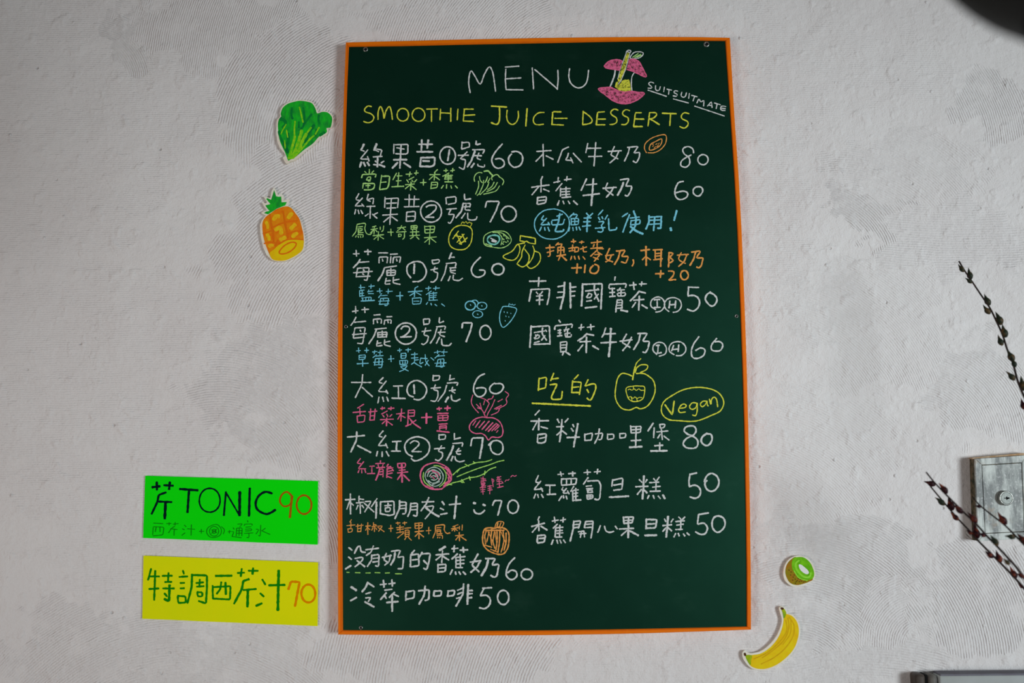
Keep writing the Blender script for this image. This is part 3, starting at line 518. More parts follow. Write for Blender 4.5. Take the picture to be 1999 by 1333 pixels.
w4:270,615 395,600;w4:345,578 320,640 275,670;w4:330,665 325,720 285,778;w4:335,670 400,660 395,780 365,770;340,700 390,695;338,735 390,728
w4.4:~470,650 450,710 490,740;430,690 520,670;510,665 500,730 455,765;w4:520,630 610,618 580,690 640,680 630,800 585,800;w5:555,640 550,700 515,762
w4.4:745,620 720,650;w4.4:710,660 705,780;w4.4:715,665 785,655 790,770 712,782;w4:720,715 785,708;w4.6:820,640 790,690;w4.4:815,655 900,650 885,740 865,810 835,795;w5:835,720 870,755
w6:1045,585 990,620;w4.4:955,665 1080,655;1020,625 1012,740;1005,675 955,715;w4.4:1025,680 1080,715;w4.4:975,755 975,835;w4.4:980,762 1055,755 1045,825 980,832;990,795 1040,790
w4:1110,605 1170,600;w4.4:1135,575 1130,635;w4.4:1190,620 1265,615;w4.4:1220,590 1225,640;w4.4:1165,655 1110,705;1150,690 1150,790;1155,690 1240,680;1155,720 1230,715;1155,755 1230,748;1190,660 1195,790;1150,790 1215,788;w4:1115,810 1095,855;w4:1145,830 1150,855;w4:1180,830 1195,855;w4.4:1220,830 1245,855
w4.4:1290,735 1395,720;w4.4:1365,655 1305,765 1375,830;w5:1390,720 1360,780 1295,835;w4.6:1440,700 1535,700 1500,765 1570,755 1550,870 1525,885 1490,865;w6:1465,715 1450,780 1400,868
w4.2:~1725,692 1665,760 1640,850 1665,895 1705,905 1745,870 1735,825 1690,815 1655,840;w4.4:O1842,855 55,52
#chalk_underline|short green chalk dashes under the milk line|lime|2.6
85,835 108,836;168,838 215,840;270,842 315,840;360,838 410,840;460,842 502,840;558,848 620,850
#menu_text|white chalk line reading 冷萃咖啡50|white|3.7
w6:128,978 178,1010;w4.4:180,1080 122,1112;w5:290,932 270,980 235,1025;w4.6:285,935 350,975;w4:270,1045 320,1030;w4:270,1085 320,1080 295,1120;w5:262,1122 350,1172
w4.4:412,955 470,948;w4.4:442,912 448,980;w4.4:495,948 555,940;w4.4:525,908 530,970;w4:455,1010 525,1000;w4.6:470,1035 415,1100;w4:455,1060 470,1090;w4.4:550,1030 500,1080;w4:545,1050 590,1070;w5:475,1130 585,1120;w5:528,1050 528,1215
w4.4:665,1020 660,1108;w4.4:670,1025 745,1012 740,1085 665,1098;w4.6:785,1015 890,1005 885,1100 850,1110;w5:850,970 840,1060 790,1145;w4.6:940,1015 932,1065;w4.6:945,1018 1010,1015 1005,1062 940,1068
w4.6:1075,1015 1068,1070;w4.6:1078,1018 1138,1010 1132,1060 1072,1068;w4.6:1225,948 1218,1050 1150,1165;1165,1010 1215,990;1165,1050 1210,1030;1155,1090 1205,1075;w5.4:1270,955 1262,1145;w4.4:1275,1015 1312,1012;w4:1280,1045 1310,1042;w4.4:1275,1085 1305,1080
w4:1410,990 1500,985;w4.2:1420,1000 1390,1060;w4.4:~1390,1062 1450,1060 1485,1100 1475,1155 1430,1190 1380,1180;w4.4:O1612,1080 55,70
@1020 330 5
#menu_text|white chalk line reading 香蕉牛奶 60|white|3.5
195,72 178,110;w4:90,178 260,155;182,108 180,225;155,175 92,252;205,195 260,218;w4:148,275 142,340;w4:150,278 235,268 225,330 150,345;158,308 215,302
305,132 365,118;350,82 345,130;408,105 475,97;435,72 430,115;385,140 325,212;372,185 370,265;375,195 465,190;380,222 460,218;385,250 460,245;425,175 425,268;w4.4:385,278 470,270;w4.4:358,310 342,352;395,312 405,340;445,312 462,338;w4.6:498,312 535,345
w4:625,95 600,150 572,208;620,155 725,145;w4.4:592,258 750,240;w5:690,95 685,200 672,355
w4:785,188 915,178;830,135 805,195 885,255;w4:890,175 860,230 818,275;w4:955,105 1042,92 1005,168 1068,165 1060,210 1025,268 1002,255;w5:985,130 965,190 928,255
w4:~1570,120 1520,135 1488,210 1500,275 1545,298 1600,275 1612,235 1570,215 1500,230;w4:~1690,175 1740,175 1760,210 1735,255 1700,262 1668,235 1670,195 1700,170
#menu_text|blue chalk line reading 純鮮乳使用! with the first character circled|blue|3.5
w3:~290,390 200,410 130,480 118,560 150,630 220,675 330,680 420,630 455,560 450,480 400,420 340,395 290,390;205,455 180,495 215,500;235,480 175,545 260,540;250,520 265,545;185,565 165,605;215,570 220,598;248,568 262,605
285,510 285,545 395,540 410,490;290,500 345,495;w4.4:365,435 350,520 315,610 395,608 402,590;335,460 390,440
500,430 460,470;495,445 540,440 520,475;w3:475,480 475,545;w3:475,485 548,480 545,540 475,545;w3:475,512 548,510;w3:510,480 510,545;460,570 450,605;490,570 495,600;525,565 530,595;550,565 565,595;625,430 645,455;685,432 650,465;600,478 670,475;595,515 660,512;585,558 665,550;w4.4:635,465 628,610
785,400 740,450;740,470 755,495;775,465 785,485;830,450 805,490;745,515 800,510 770,550;w3.5:710,578 805,570;770,550 790,600 770,618 735,610;w4:840,485 845,600 915,590 920,570
w4:1025,430 975,465;w4:1045,445 1010,530 980,615;1050,478 1140,468;1060,500 1055,545;1060,505 1150,492 1145,535 1065,545;w5:1085,410 1110,480 1100,560 1050,620;w5.4:1055,560 1100,600 1175,632
w5:1235,455 1235,520 1205,585;w4:1235,470 1360,462;w5:1355,470 1350,580 1320,575;1240,500 1350,495;1238,540 1350,532;w4.4:1290,470 1280,600;w5:1505,405 1480,500;w6:1445,575 1452,598
#ingredient_text|orange chalk note reading 換燕麥奶 +10, 椰奶 +20|orange|3.4
w4.2:230,770 310,762;265,740 270,850 250,852;240,815 305,795;350,718 325,745;345,735 390,728 375,755;345,765 345,820;345,765 405,760 405,815;375,760 370,850;350,795 400,790;w4:335,850 420,835;370,845 350,890;w4.4:385,850 430,890
475,708 520,705;495,685 500,720;555,715 600,712;580,702 575,725;450,775 500,765;490,740 485,800;455,800 500,795;510,765 510,810;512,765 550,762 545,805 512,808;590,755 595,810 625,805;565,780 625,760;480,850 470,885;505,850 515,880;545,850 555,880;590,855 610,880
670,720 770,708;730,692 728,800;700,735 690,760;665,775 780,765;740,775 790,778;720,800 665,850;735,810 775,835;w3.4:705,835 760,830 700,900;690,860 740,880
w4:~850,775 815,870 880,905;w3.6:810,845 890,835;w3.6:870,835 850,885 812,905;w4:915,800 1005,790 965,855 1035,850 1010,920 965,905;w4.4:950,805 935,870 898,930;w4:1080,885 1088,915 1070,945
w4.4:1155,795 1240,785;w4.8:1205,755 1208,940;1205,850 1170,885;1215,860 1250,885;w4:1275,790 1365,785;1295,800 1295,875;1300,825 1350,820;1300,850 1350,845;w4:1280,885 1365,875;w4.4:1355,790 1348,950;w4.4:1430,815 1425,955;w4:~1430,815 1470,825 1440,860 1470,890 1440,915
~1550,815 1525,880 1590,920;w3.6:1510,840 1620,832;w3.6:1605,835 1580,900 1525,950;w4:1650,810 1740,798 1695,868 1765,865 1745,945 1720,968 1700,955;w4.4:1690,810 1670,880 1635,940
w4.4:480,965 575,962;w4.4:535,925 530,1015;w4.2:612,935 605,1010;w4.4:~690,940 660,975 665,1010 710,1018 740,990 740,945 705,930;w4.6:1298,1022 1378,1020;w4:1350,990 1345,1058;w4:~1425,995 1475,1000 1470,1040 1430,1082;w4.4:1430,1082 1495,1078;w4.2:O1580,1035 38,45
@1020 540 5
#menu_text|white chalk line reading 南非國寶茶 I H 50|white|3.6
w4:68,45 228,42;w4.4:160,8 155,92;w4.4:85,125 65,240;w4:88,125 265,118 258,200 240,272;135,150 150,170;195,145 175,170;135,190 195,185;w4.4:135,230 200,225;w4:168,170 165,272
w5:410,55 405,180 370,315;w4:345,98 400,88;345,152 400,150;w4:335,205 390,200;w5:465,62 470,305;w4:475,105 522,100;475,145 515,142;475,190 510,185
w5:585,70 585,150 575,285;w4.4:590,75 778,68 770,200 765,315;w4:615,140 730,128;650,160 625,200;~640,165 675,170 665,200 630,205;w4:~705,75 700,110 705,150 745,240;740,170 700,220;735,115 745,130;625,240 675,232;w4.6:612,305 725,292
w4:905,2 900,35;w4:845,110 845,75 1015,68 1005,105;850,118 900,115;875,110 880,190;850,155 900,152;w4:850,195 905,190;925,130 995,128;955,110 930,140;935,160 1000,155;965,130 960,185;925,165 930,190 1000,188 1005,165;925,225 910,320;925,228 975,225 970,305;930,255 970,252;925,280 968,278;910,310 975,305;w4:915,320 910,345;w5:960,325 1025,340
w4:1045,85 1110,78;w4:1082,55 1090,125;1140,72 1210,70;1165,50 1160,90;w4.4:1140,140 1100,190 1052,235;w4.4:1145,145 1200,160;w4:1085,230 1185,222;w4.6:1140,190 1135,325;1105,250 1070,300;w4.4:1165,275 1218,308
w3.4:~1300,320 1255,290 1255,240 1290,205 1340,200 1380,235 1385,290 1350,335 1300,345;w4:1285,225 1340,222;1315,225 1315,298;w4:1285,302 1345,298
w3.4:~1430,340 1395,310 1385,260 1420,215 1480,205 1535,230 1550,285 1520,335 1470,348;w4:1438,238 1430,305;w4:1495,235 1490,305;1435,275 1490,270
w4:1618,102 1720,105;w4:1620,110 1615,180;w4.4:~1615,188 1680,185 1725,225 1720,290 1670,335 1610,318;w4.4:~1825,155 1870,175 1898,225 1870,280 1830,280 1785,225 1800,175 1835,150
#menu_text|white chalk line reading 國寶茶牛奶 I H 60|white|3.6
w4.4:85,480 72,690;w4:90,490 262,478 268,660;w4:110,660 265,655;115,545 215,530;150,565 115,600;~125,570 165,575 155,600 120,605;w4:~195,500 195,560 235,620;220,575 185,620;225,520 235,535;w3.4:115,645 165,630
w4:355,425 370,445;w4:315,515 315,480 490,462 480,495;345,525 375,520;365,515 365,580;345,550 378,548;w4:340,580 385,575;405,520 455,510;430,490 410,535;415,555 465,550;440,520 435,585;415,560 420,590 480,585 475,565;370,640 372,735;375,640 435,632 425,725;378,668 425,665;378,695 425,692;372,735 428,728;w4:400,740 390,765;w4.4:425,738 465,762
w4:550,500 600,492;575,465 570,520;632,495 700,485;665,465 670,520;w4.4:630,555 590,595 540,625;w4.4:630,560 695,572;w4:560,635 665,632;w4.8:625,590 622,740;w4:590,665 540,725;w4.6:685,675 742,708
w4:812,500 795,560 775,590;w4:800,560 908,555;w4.4:765,645 915,638;w5.4:862,505 855,650 842,780
w4:950,630 1070,615;w4:1015,560 970,640 1050,690;w4:1065,590 1030,660 978,722;w4:1125,555 1220,552 1170,632 1240,630 1225,700 1200,745 1175,735;w4.4:1150,560 1135,630 1085,712
w3.4:~1310,760 1275,720 1280,670 1320,642 1375,650 1405,700 1390,755 1335,775;w4.4:1305,672 1335,668;1325,672 1320,745;w4:1300,750 1355,742
w3.4:~1480,760 1435,730 1435,680 1475,640 1545,638 1590,680 1590,730 1550,768 1500,770;1475,670 1455,725;w4:1525,665 1520,730;1465,712 1520,705
w4:~1722,585 1670,660 1648,730 1660,785 1705,798 1765,770 1780,715 1740,695 1690,720;w4:~1895,602 1850,660 1842,705 1870,725 1930,720 1955,670 1930,635 1880,635
#heading_text|yellow chalk heading reading 吃的, underlined|yellow|3.6
w4:162,990 155,1110;165,995 235,980 225,1085 160,1100;305,942 275,1015;w4:280,1000 350,990;w4:270,1055 340,1045 280,1175 290,1200 380,1195 388,1120;545,958 505,1000;w4:490,1015 480,1130;490,1025 575,1030 555,1150;490,1080 550,1075;w4:480,1130 555,1130;640,1005 610,1065;w4:~615,1065 700,1045 715,1085 690,1160 660,1205 630,1185;w4:630,1100 645,1130;w4.6:95,1235 662,1262
#chalk_drawing|yellow chalk apple with a grinning mouth|yellow|3
w3.2:~1070,970 1020,950 970,945 930,990 910,1080 905,1170 930,1240 980,1290 1050,1300 1110,1275 1150,1290 1215,1265 1265,1200 1295,1110 1280,1020 1230,970 1180,945 1110,945;w4:1075,1005 1085,940 1100,880;w2.6:~1100,880 1115,840 1155,800;~1100,935 1115,890 1160,860 1220,865 1210,905 1150,935;w2.6:~1012,1090 1030,1180 1070,1215 1130,1215 1180,1180 1192,1080 1150,1068 1080,1068 1012,1090;w2.2:~1030,1105 1045,1095 1070,1110 1090,1092 1110,1112 1135,1092 1150,1108 1185,1108;w2.2:~1030,1180 1055,1170 1080,1190 1095,1172 1120,1190 1135,1178 1165,1180;w2:1080,1070 1085,1095;w2:1115,1190 1120,1215;w2:1060,1175 1070,1205
#chalk_badge|yellow chalk oval around the handwritten word Vegan|yellow|3.2
~1460,1160 1380,1220 1355,1290 1370,1350 1430,1395 1520,1405 1640,1412 1730,1400 1840,1355 1930,1310 1965,1230 1930,1150 1850,1100 1720,1080 1580,1100 1460,1160
w4:1390,1250 1462,1350 1480,1215;~1530,1285 1590,1275 1595,1250 1560,1245 1525,1290 1535,1325 1590,1320;~1700,1235 1660,1230 1630,1265 1650,1295 1690,1280 1705,1235;~1705,1235 1705,1310 1690,1355 1660,1350;~1795,1215 1760,1215 1735,1245 1755,1270 1790,1240 1800,1210 1805,1255 1812,1262;~1825,1195 1840,1250 1845,1200 1870,1175 1895,1200 1905,1270
@1020 800 5
#menu_text|white chalk line reading 香料咖哩堡 80|white|3.6
165,5 122,50;w4:82,110 255,105;w4.6:160,85 158,195;140,120 100,195;w4:180,165 245,182;w4:150,240 145,315;w4.4:155,240 232,232 225,310 190,325 150,320;w3.4:165,280 220,268
w4:340,90 358,125;w4:445,85 415,120;w4:332,165 400,162;w4.6:385,95 378,200 362,310;w4:375,210 335,245;w4:390,205 430,238;490,142 502,165;w4:475,180 495,208;w4.4:435,270 555,265;w5:540,135 520,250 500,360
w4:608,235 610,300;612,240 685,225 672,295 615,298;710,235 785,225 770,290 745,290;w4:750,185 740,260 705,328;830,235 830,285;832,240 890,235 892,280 835,288;950,230 950,275;952,232 1010,228 1005,270 952,275
1055,155 1060,225;1060,165 1160,160 1150,220 1062,225;1065,195 1150,190;w4:1108,165 1105,355;w4:1060,300 1155,295;w5:1045,365 1165,358
w4.6:1275,130 1225,205;w4:1285,175 1280,270;1340,140 1345,175;1342,142 1395,138 1380,175 1345,178;w3.4:1310,215 1420,205;1355,190 1365,290;1345,235 1320,275;w4:1380,255 1430,295;w4:1290,350 1370,345;w4:1340,320 1338,395;w5:1252,402 1410,398
w4.4:~1640,155 1590,170 1578,205 1610,235 1670,260 1710,300 1705,355 1660,375 1600,368 1568,330 1600,280 1670,245 1695,200 1680,165 1640,155;w4.8:~1795,235 1840,240 1850,290 1820,340 1780,345 1745,310 1755,265 1800,228
#menu_text|white chalk line reading 紅蘿蔔旦糕 50|white|3.6
155,640 125,705 160,710;178,695 110,780 195,770;180,760 198,795;128,820 112,862;148,825 155,855;w4:185,825 202,855;w4:225,735 320,735;268,735 265,820;w4:240,825 325,822
345,630 400,625;370,605 380,645;w4.6:450,622 515,618;w4.6:490,605 490,645;380,670 380,735;w4:382,675 530,670 520,725 385,735;430,675 430,725;475,672 475,722;395,755 380,785 405,785;430,765 390,815 440,810;440,790 455,820;385,840 355,885;400,835 402,860;425,840 435,870;500,745 470,795;w4:490,790 492,885;w3.6:500,785 545,780;w3.4:500,815 540,810;w3.4:500,845 540,840;w4:520,765 520,880;w4.6:490,885 570,878
600,612 665,608;632,585 635,632;700,605 760,600;735,578 728,622;w4:640,660 595,725;w4:635,695 745,690 765,740 755,860 740,880 705,870;w3.4:620,745 675,740;625,770 685,765;630,785 680,780;635,805 640,790;680,780 680,800;635,808 685,802;628,830 632,868;630,832 690,828 685,865 635,870;635,850 685,848;660,830 658,868
w4:880,680 872,745;w4:882,685 980,665 970,775 890,785;w4:890,735 960,722;w5:848,852 1035,842
w4:1140,680 1165,705;w4:1215,680 1200,705;w4:1105,750 1225,745;w5.2:1185,645 1180,760 1172,868;w4:1160,775 1120,825;w4.4:1185,780 1215,810;1280,670 1300,695;1335,655 1310,690;w4:1240,710 1330,705;1270,755 1345,745;1305,700 1302,785;w4:1245,795 1345,792;w4:1235,835 1220,865;w4:1275,835 1285,865;w4:1325,840 1345,865;w5:1370,830 1390,865
w4.4:1640,630 1700,615;w4.2:~1635,625 1625,700 1628,745;w4.4:~1628,748 1690,735 1735,775 1730,835 1690,862 1635,850;w4.6:~1800,690 1780,720 1800,775 1850,795 1900,760 1918,700 1895,645 1840,620 1795,650 1775,700
#menu_text|white chalk line reading 香蕉開心果旦糕50|white|3.6
165,1042 150,1075;w4:88,1138 215,1105;158,1080 160,1180;150,1130 95,1195;w4.4:180,1135 240,1172;w4.4:148,1225 142,1290;w4.4:150,1228 225,1220 212,1290 148,1298;w4.4:165,1255 210,1250
290,1085 350,1075;310,1045 318,1100;370,1078 420,1068;398,1050 395,1095;w4:340,1115 300,1155;w4:325,1150 318,1240;330,1150 395,1145;330,1180 390,1175;335,1205 395,1200;365,1125 362,1240;w4:325,1242 385,1240;w4.4:300,1270 282,1312;335,1270 345,1302;365,1270 378,1300;w4:400,1270 418,1295
w4.6:500,1085 495,1160 465,1280;w4:505,1090 570,1082 545,1155;500,1120 555,1115;500,1150 548,1145;w4:615,1090 605,1150;w4:618,1090 690,1085 680,1180 668,1250;615,1118 680,1112;612,1150 670,1145;w4:545,1190 600,1182;w3.4:555,1210 620,1205;w3.4:575,1190 565,1245;w3.4:600,1190 605,1240
w4:760,1130 735,1195;w4:~800,1135 815,1180 850,1195 890,1185;w4:905,1135 925,1160
w4.4:985,1045 990,1105;w4.4:990,1048 1085,1045 1070,1100 990,1108;995,1078 1070,1075;w5.4:1035,1050 1032,1245;w4:945,1162 1085,1155;w4:1020,1175 965,1225;w5:1045,1180 1130,1225
w4.6:1210,1065 1205,1160;w4.6:1212,1070 1310,1070 1300,1150 1210,1155;w4.4:1220,1115 1295,1110;w5.4:1195,1225 1308,1222
w4:1385,1065 1400,1090;w4:1470,1065 1450,1095;w4.4:1370,1130 1455,1120;w5.4:1420,1040 1412,1150 1402,1240;w4:1400,1150 1370,1185;w4.4:1420,1150 1455,1180;1525,1045 1545,1065;1585,1045 1555,1075;w4:1495,1090 1580,1082;1505,1125 1570,1115;1545,1070 1545,1160;w4:1495,1168 1560,1165;w4:1495,1205 1478,1240;w4:1520,1205 1530,1230;w4:1570,1210 1585,1230;w4.4:1605,1200 1628,1220
w4.4:1725,1020 1815,1005;w4.2:~1720,1020 1708,1110 1715,1115;w4.4:~1715,1115 1770,1105 1805,1150 1785,1205 1740,1215 1690,1190;w4.6:~1910,1035 1870,1050 1850,1100 1860,1160 1905,1195 1955,1165 1978,1110 1960,1055 1910,1035
'''
WALL_ART = '''
@260 900 5
#sign_text|large black hand lettering|ink|4.4|green
w5:185,255 260,245;w5:230,205 232,280;300,235 390,240;w5:358,205 350,275;320,305 250,330 235,400 180,515;250,395 375,400;w6:315,410 308,560;w5:455,272 630,285;w5:545,285 530,500;w3.4:O747,382 103,117;w4:905,300 885,530;w3.4:905,305 1035,525;w6:1040,300 1038,530;w5:1138,265 1130,535;w4.8:~1355,315 1290,300 1225,340 1195,410 1215,475 1290,515 1340,505 1388,475
#price_text|brown marker reading 90|brown|4|green
~1550,340 1500,300 1450,330 1432,390 1460,435 1500,440 1540,410 1555,345;w5:1550,340 1530,550;O1668,425 72,92
#ingredient_text|faint pencil line reading 西芹汁 + 通寧水|pencil|1.7|green
200,605 290,610;195,645 190,720;200,640 300,645 290,720 195,730;225,640 215,690;260,640 262,690;325,610 370,608;350,600 350,625;390,615 440,610;410,598 408,625;405,635 370,660 345,700;365,660 430,668;400,668 398,725;500,625 515,640;480,660 500,670;475,725 505,700;530,660 600,665;568,620 565,725;645,685 690,685;665,665 665,705;~790,620 730,650 718,700 750,740 800,745 850,720 860,670 830,625 790,620;O790,685 45,48;765,670 815,700;815,665 765,705;O790,685 18,22;~860,640 890,670 880,710;925,690 955,685;940,675 940,705;975,650 985,665;965,690 985,685 965,735;965,735 1055,748;1020,615 1070,610 1040,640;1010,655 1005,730;1010,655 1065,650 1060,730;1010,680 1060,678;1010,705 1060,702;1035,650 1033,728;1115,580 1120,595;1085,630 1085,615 1165,612 1160,628;1100,645 1150,640;1095,665 1160,660 1155,680 1095,682;1085,705 1170,700;1130,705 1130,750 1110,745;1245,625 1240,735 1225,725;1200,665 1230,665 1200,710;1290,655 1255,680;1255,680 1335,715
@260 1066 5
#sign_text|dark green marker reading 特調西芹汁|darkgreen|4.2|yellow
175,220 145,330;160,295 255,295;155,418 250,412;w4.6:215,240 205,525;285,290 380,288;345,260 340,345;310,350 375,348;290,412 400,412;w5.5:355,380 350,540 305,515;305,460 330,490;485,238 495,270;450,300 530,295;460,360 500,358;460,412 498,410;435,490 440,555 515,550 510,490 435,485;w4.6:575,275 570,400 530,555;w4.6:580,282 720,285 720,400 710,560 640,535;615,360 685,352;650,325 645,395;620,395 690,390;625,450 630,490 675,490 675,450 625,448;w5:805,290 962,288;775,385 778,510;775,400 950,390 945,520 778,512;860,350 850,420 815,465;w5:900,355 905,470;1018,262 1085,258;1060,220 1050,295;1125,240 1218,240;w5:1170,215 1165,272;w5:1130,322 1075,340 1060,420 985,560;1075,428 1200,418;w6:1120,430 1115,590;1260,325 1290,375;1240,460 1275,492;w5:1200,582 1255,558;w5:1325,382 1480,378;w6:1420,238 1412,625
#price_text|orange marker reading 70|orangeink|4.6|yellow
w5:1515,420 1540,345 1625,350 1605,450 1580,585;O1710,462 68,88
@480 160 8.33
#leaf_paint|green painted leaves|leafgreen|3|lettuce
P575,560 565,520 600,420 690,350 800,318 880,305 1000,320 1080,350 1130,430 1160,510 1230,487 1320,492 1380,540 1405,600 1390,700 1370,745 1310,750 1320,800 1290,840 1190,890 1090,1000 950,1100 800,1225 720,1262 690,1280 665,1220 630,1130 560,980 535,850 520,700 540,600
#leaf_shading|darker green strokes|deepgreen|4|lettuce
~750,420 740,530 760,600;w6:~560,600 620,620 650,680 600,740;w5:~540,800 560,900 600,980;~1190,540 1180,600 1195,680;w6:~1110,700 1040,800 990,900 960,980;w6:~680,840 690,940 660,1050 680,1150;~1070,520 1010,600 960,660;w5:~1150,770 1140,840 1080,900;~860,650 860,740;w5:~1280,820 1200,870;~930,420 950,560 940,700 900,760;w5:~610,1000 640,1080
#leaf_vein|yellow green stems|yellowgreen|3.5|lettuce
w5:~700,1240 745,1080 780,960 795,880;w6:~730,1240 800,1120 850,980 890,860 910,790;w6:~760,1230 860,1110 910,980 985,840;~790,1215 950,1040 1030,940 1110,870;w3:~870,410 900,520 915,600 930,655;w3:~790,880 790,760 800,640;w2.4:~570,850 600,780 655,690;~800,1100 880,930;w2.4:~660,780 680,900;w3:~1130,850 1190,740;~1000,820 1060,740;~720,1200 770,1020;w2.4:~640,1080 630,950
@480 360 8.33
#fruit_paint|orange painted pineapple skin|pineorange|3|pineapple
P400,470 500,400 650,355 740,385 800,460 870,560 905,680 935,810 940,940 920,1060 850,1130 760,1185 640,1235 520,1240 430,1215 380,1130 320,980 285,850 268,720 275,600 330,520
#crown_paint|green painted crown of leaves|leafgreen|3|pineapple
P460,90 490,190 530,200 575,195 580,290 665,285 640,340 500,395 400,460 360,485 295,465 330,440 385,430 350,390 315,340 400,320 330,235 350,222 410,250 420,220
#skin_patch|yellow patches in the skin|pineyellow|8|pineapple
~450,570 500,510 540,520;~690,540 720,500 750,470;w6:~330,610 350,660 355,710;~480,740 560,700 575,800;~730,720 760,690 800,650;w7:~345,810 370,860 380,900;~560,900 600,880 640,860;~760,850 790,820 830,790;w7:~380,1010 410,985 440,990
#cut_face|yellow cut face|cutyellow|3|pineapple
P385,1120 450,1060 540,980 660,910 800,895 930,905 940,960 920,1060 850,1130 760,1185 640,1235 520,1240 430,1215
#skin_line|dark orange lines|darkorange|2.6|pineapple
390,480 410,640 440,760 455,930;605,430 640,650 690,870;~430,700 560,640 700,605 830,590;~280,800 350,775 430,750;~690,800 800,760 910,760;~300,960 400,940 540,960;~540,1100 620,1000 740,940 820,960 780,1040 680,1110 580,1130 540,1100;w2:~540,975 660,905 800,890 930,900;~480,1000 520,900
@1420 1066 5
#fruit_paint|olive brown painted kiwi skin|kiwibrown|3|kiwi
P680,108 620,130 580,180 565,250 580,310 615,360 680,380 760,362 800,345 835,315 780,200
#fruit_flesh|bright green painted kiwi flesh|kiwigreen|3|kiwi
P690,106 750,112 810,165 845,250 840,305 800,330 740,325 680,290 635,220 630,150 650,115
#flesh_ring|light green ring around the kiwi core|kiwilight|3.6|kiwi
~700,140 670,165 670,210 700,260 750,300 800,300 815,260;w2:~650,240 700,310 780,335
#skin_speckle|dark specks on the kiwi skin|kiwidark|1.6|kiwi
640,300 645,304;660,320 666,323;680,335 686,338;700,345 706,348;720,340 726,343;740,350 746,350;690,315 696,318;670,345 676,346;615,280 620,284;635,330 641,333;755,340 762,342;620,250 625,254;600,230 604,236;650,280 655,283;710,325 716,327;660,360 668,362
#kiwi_core|white painted kiwi core|paintwhite|3|kiwi
P695,185 720,180 790,240 790,270 760,270 715,235
#fruit_paint|yellow painted banana skin|bananayellow|3|banana
P570,660 630,680 680,740 697,820 688,900 650,1000 570,1092 475,1160 380,1195 300,1197 230,1170 190,1110 180,1065 240,1062 330,1045 420,985 490,900 530,810 548,720 545,660
#skin_streak|ochre streaks along the banana|ochre|2.2|banana
~600,690 650,770 640,880 560,1000 450,1090 330,1150;~570,720 580,820 520,920 400,1030 260,1100;~590,700 600,800 550,920 440,1020 340,1090;w1.6:~620,720 615,850 540,960
#green_tip|green lower end of the banana|bananagreen|3|banana
P180,1065 240,1066 232,1110 225,1160 190,1110
#green_neck|green stalk of the banana|bananagreen|3|banana
P528,612 550,608 575,655 552,705 541,655
#brown_tip|brown lower tip of the banana|tipbrown|3|banana
P160,1045 178,1042 184,1066 168,1072
#brown_stalk_end|brown end of the banana stalk|tipbrown|3|banana
P520,598 545,600 550,615 530,622
'''

def wl(o):
    p = Vector((0, 0, 0))
    while o: p += o.location; o = o.parent
    return p
_link = link
def link(name, bm, mat, parent=None, smooth=False, uv=False):
    if parent:
        off = wl(parent); bmesh.ops.translate(bm, verts=bm.verts, vec=-off)
    o = _link(name, bm, mat, None, smooth, uv)
    if parent: o.parent = parent
    return o
def base_of(pts, y):
    q = pix(pts, y); return Vector((sum(a for a, b in q) / len(q), 0, sum(b for a, b in q) / len(q)))

# ------------------------------------------------------------------ the setting
bm = bmesh.new(); box(bm, -3.0, 3.0, 0.0, 0.14, 0.0, 3.2)
wall = link('wall_back', bm, plaster()); wall['kind'] = 'structure'
wall['label'] = 'white plaster wall combed in sweeping fine ridges'

bm = bmesh.new(); box(bm, -3.0, 3.0, -5.0, 0.14, -0.12, 0.0)
o = link('floor', bm, painted('floor_concrete', (120, 116, 110), (104, 100, 96), 6, 0.7)); o['kind'] = 'structure'; o['label'] = 'plain concrete floor'
bm = bmesh.new(); box(bm, -3.0, 3.0, -5.0, 0.14, 3.2, 3.3)
o = link('ceiling', bm, painted('ceiling_paint', (190, 190, 188), (184, 184, 182), 6, 0.9)); o['kind'] = 'structure'; o['label'] = 'plain white ceiling'

# ------------------------------------------------------------------ chalkboard
def along(pts, n):
    p = [Vector(q) for q in pts]; return [tuple(v) for v in smooth_path(p, (sum((b - a).length for a, b in zip(p, p[1:]))) / n)]
OL = [(675, 82.4), (672.4, 150), (667.5, 300), (662.5, 460), (659.6, 640), (658.6, 800), (658.8, 960), (659.4, 1100), (660, 1238.6)]
IL = [(681, 91), (678, 160), (673.5, 300), (670.2, 460), (668.4, 640), (667.8, 800), (667.9, 960), (668.6, 1100), (669.5, 1230)]
OR = [(1425, 73.4), (1434.8, 240), (1442, 340), (1448, 450), (1454, 600), (1457.5, 700), (1461, 830), (1464.6, 1010), (1466, 1120), (1466.4, 1229)]
IR = [(1416, 79.5), (1427, 240), (1433.5, 340), (1439.5, 450), (1445.5, 600), (1449, 700), (1453, 830), (1456.4, 1010), (1457.8, 1120), (1458, 1223)]
OT = [(675, 82.4), (780, 79.6), (894, 76.8), (1050, 73.6), (1180, 72), (1284, 71.4), (1360, 71.8), (1425, 73.4)]
IT = [(681, 91), (780, 89.6), (894, 87), (1050, 84), (1180, 81.4), (1284, 79.8), (1360, 79), (1416, 79.5)]
OB = [(660, 1238.6), (800, 1240), (950, 1240.4), (1065, 1239.8), (1180, 1238), (1273, 1235.8), (1370, 1232.6), (1466.4, 1229)]
IB = [(669.5, 1230), (800, 1231.4), (950, 1231.4), (1065, 1230.4), (1180, 1228.8), (1273, 1227), (1370, 1225), (1458, 1223)]
board = thing('chalkboard', (0, 0, BZ - 0.45), 'large green chalk menu board in a thin orange frame, screwed to the plaster wall', 'chalkboard')
bm = bmesh.new()
mid = lambda a, b: [((p[0] + q[0]) / 2, (p[1] + q[1]) / 2) for p, q in zip(a, b)]
ML, MR, MT, MB_ = mid(OL, IL), mid(OR, IR), mid(OT, IT), mid(OB, IB)
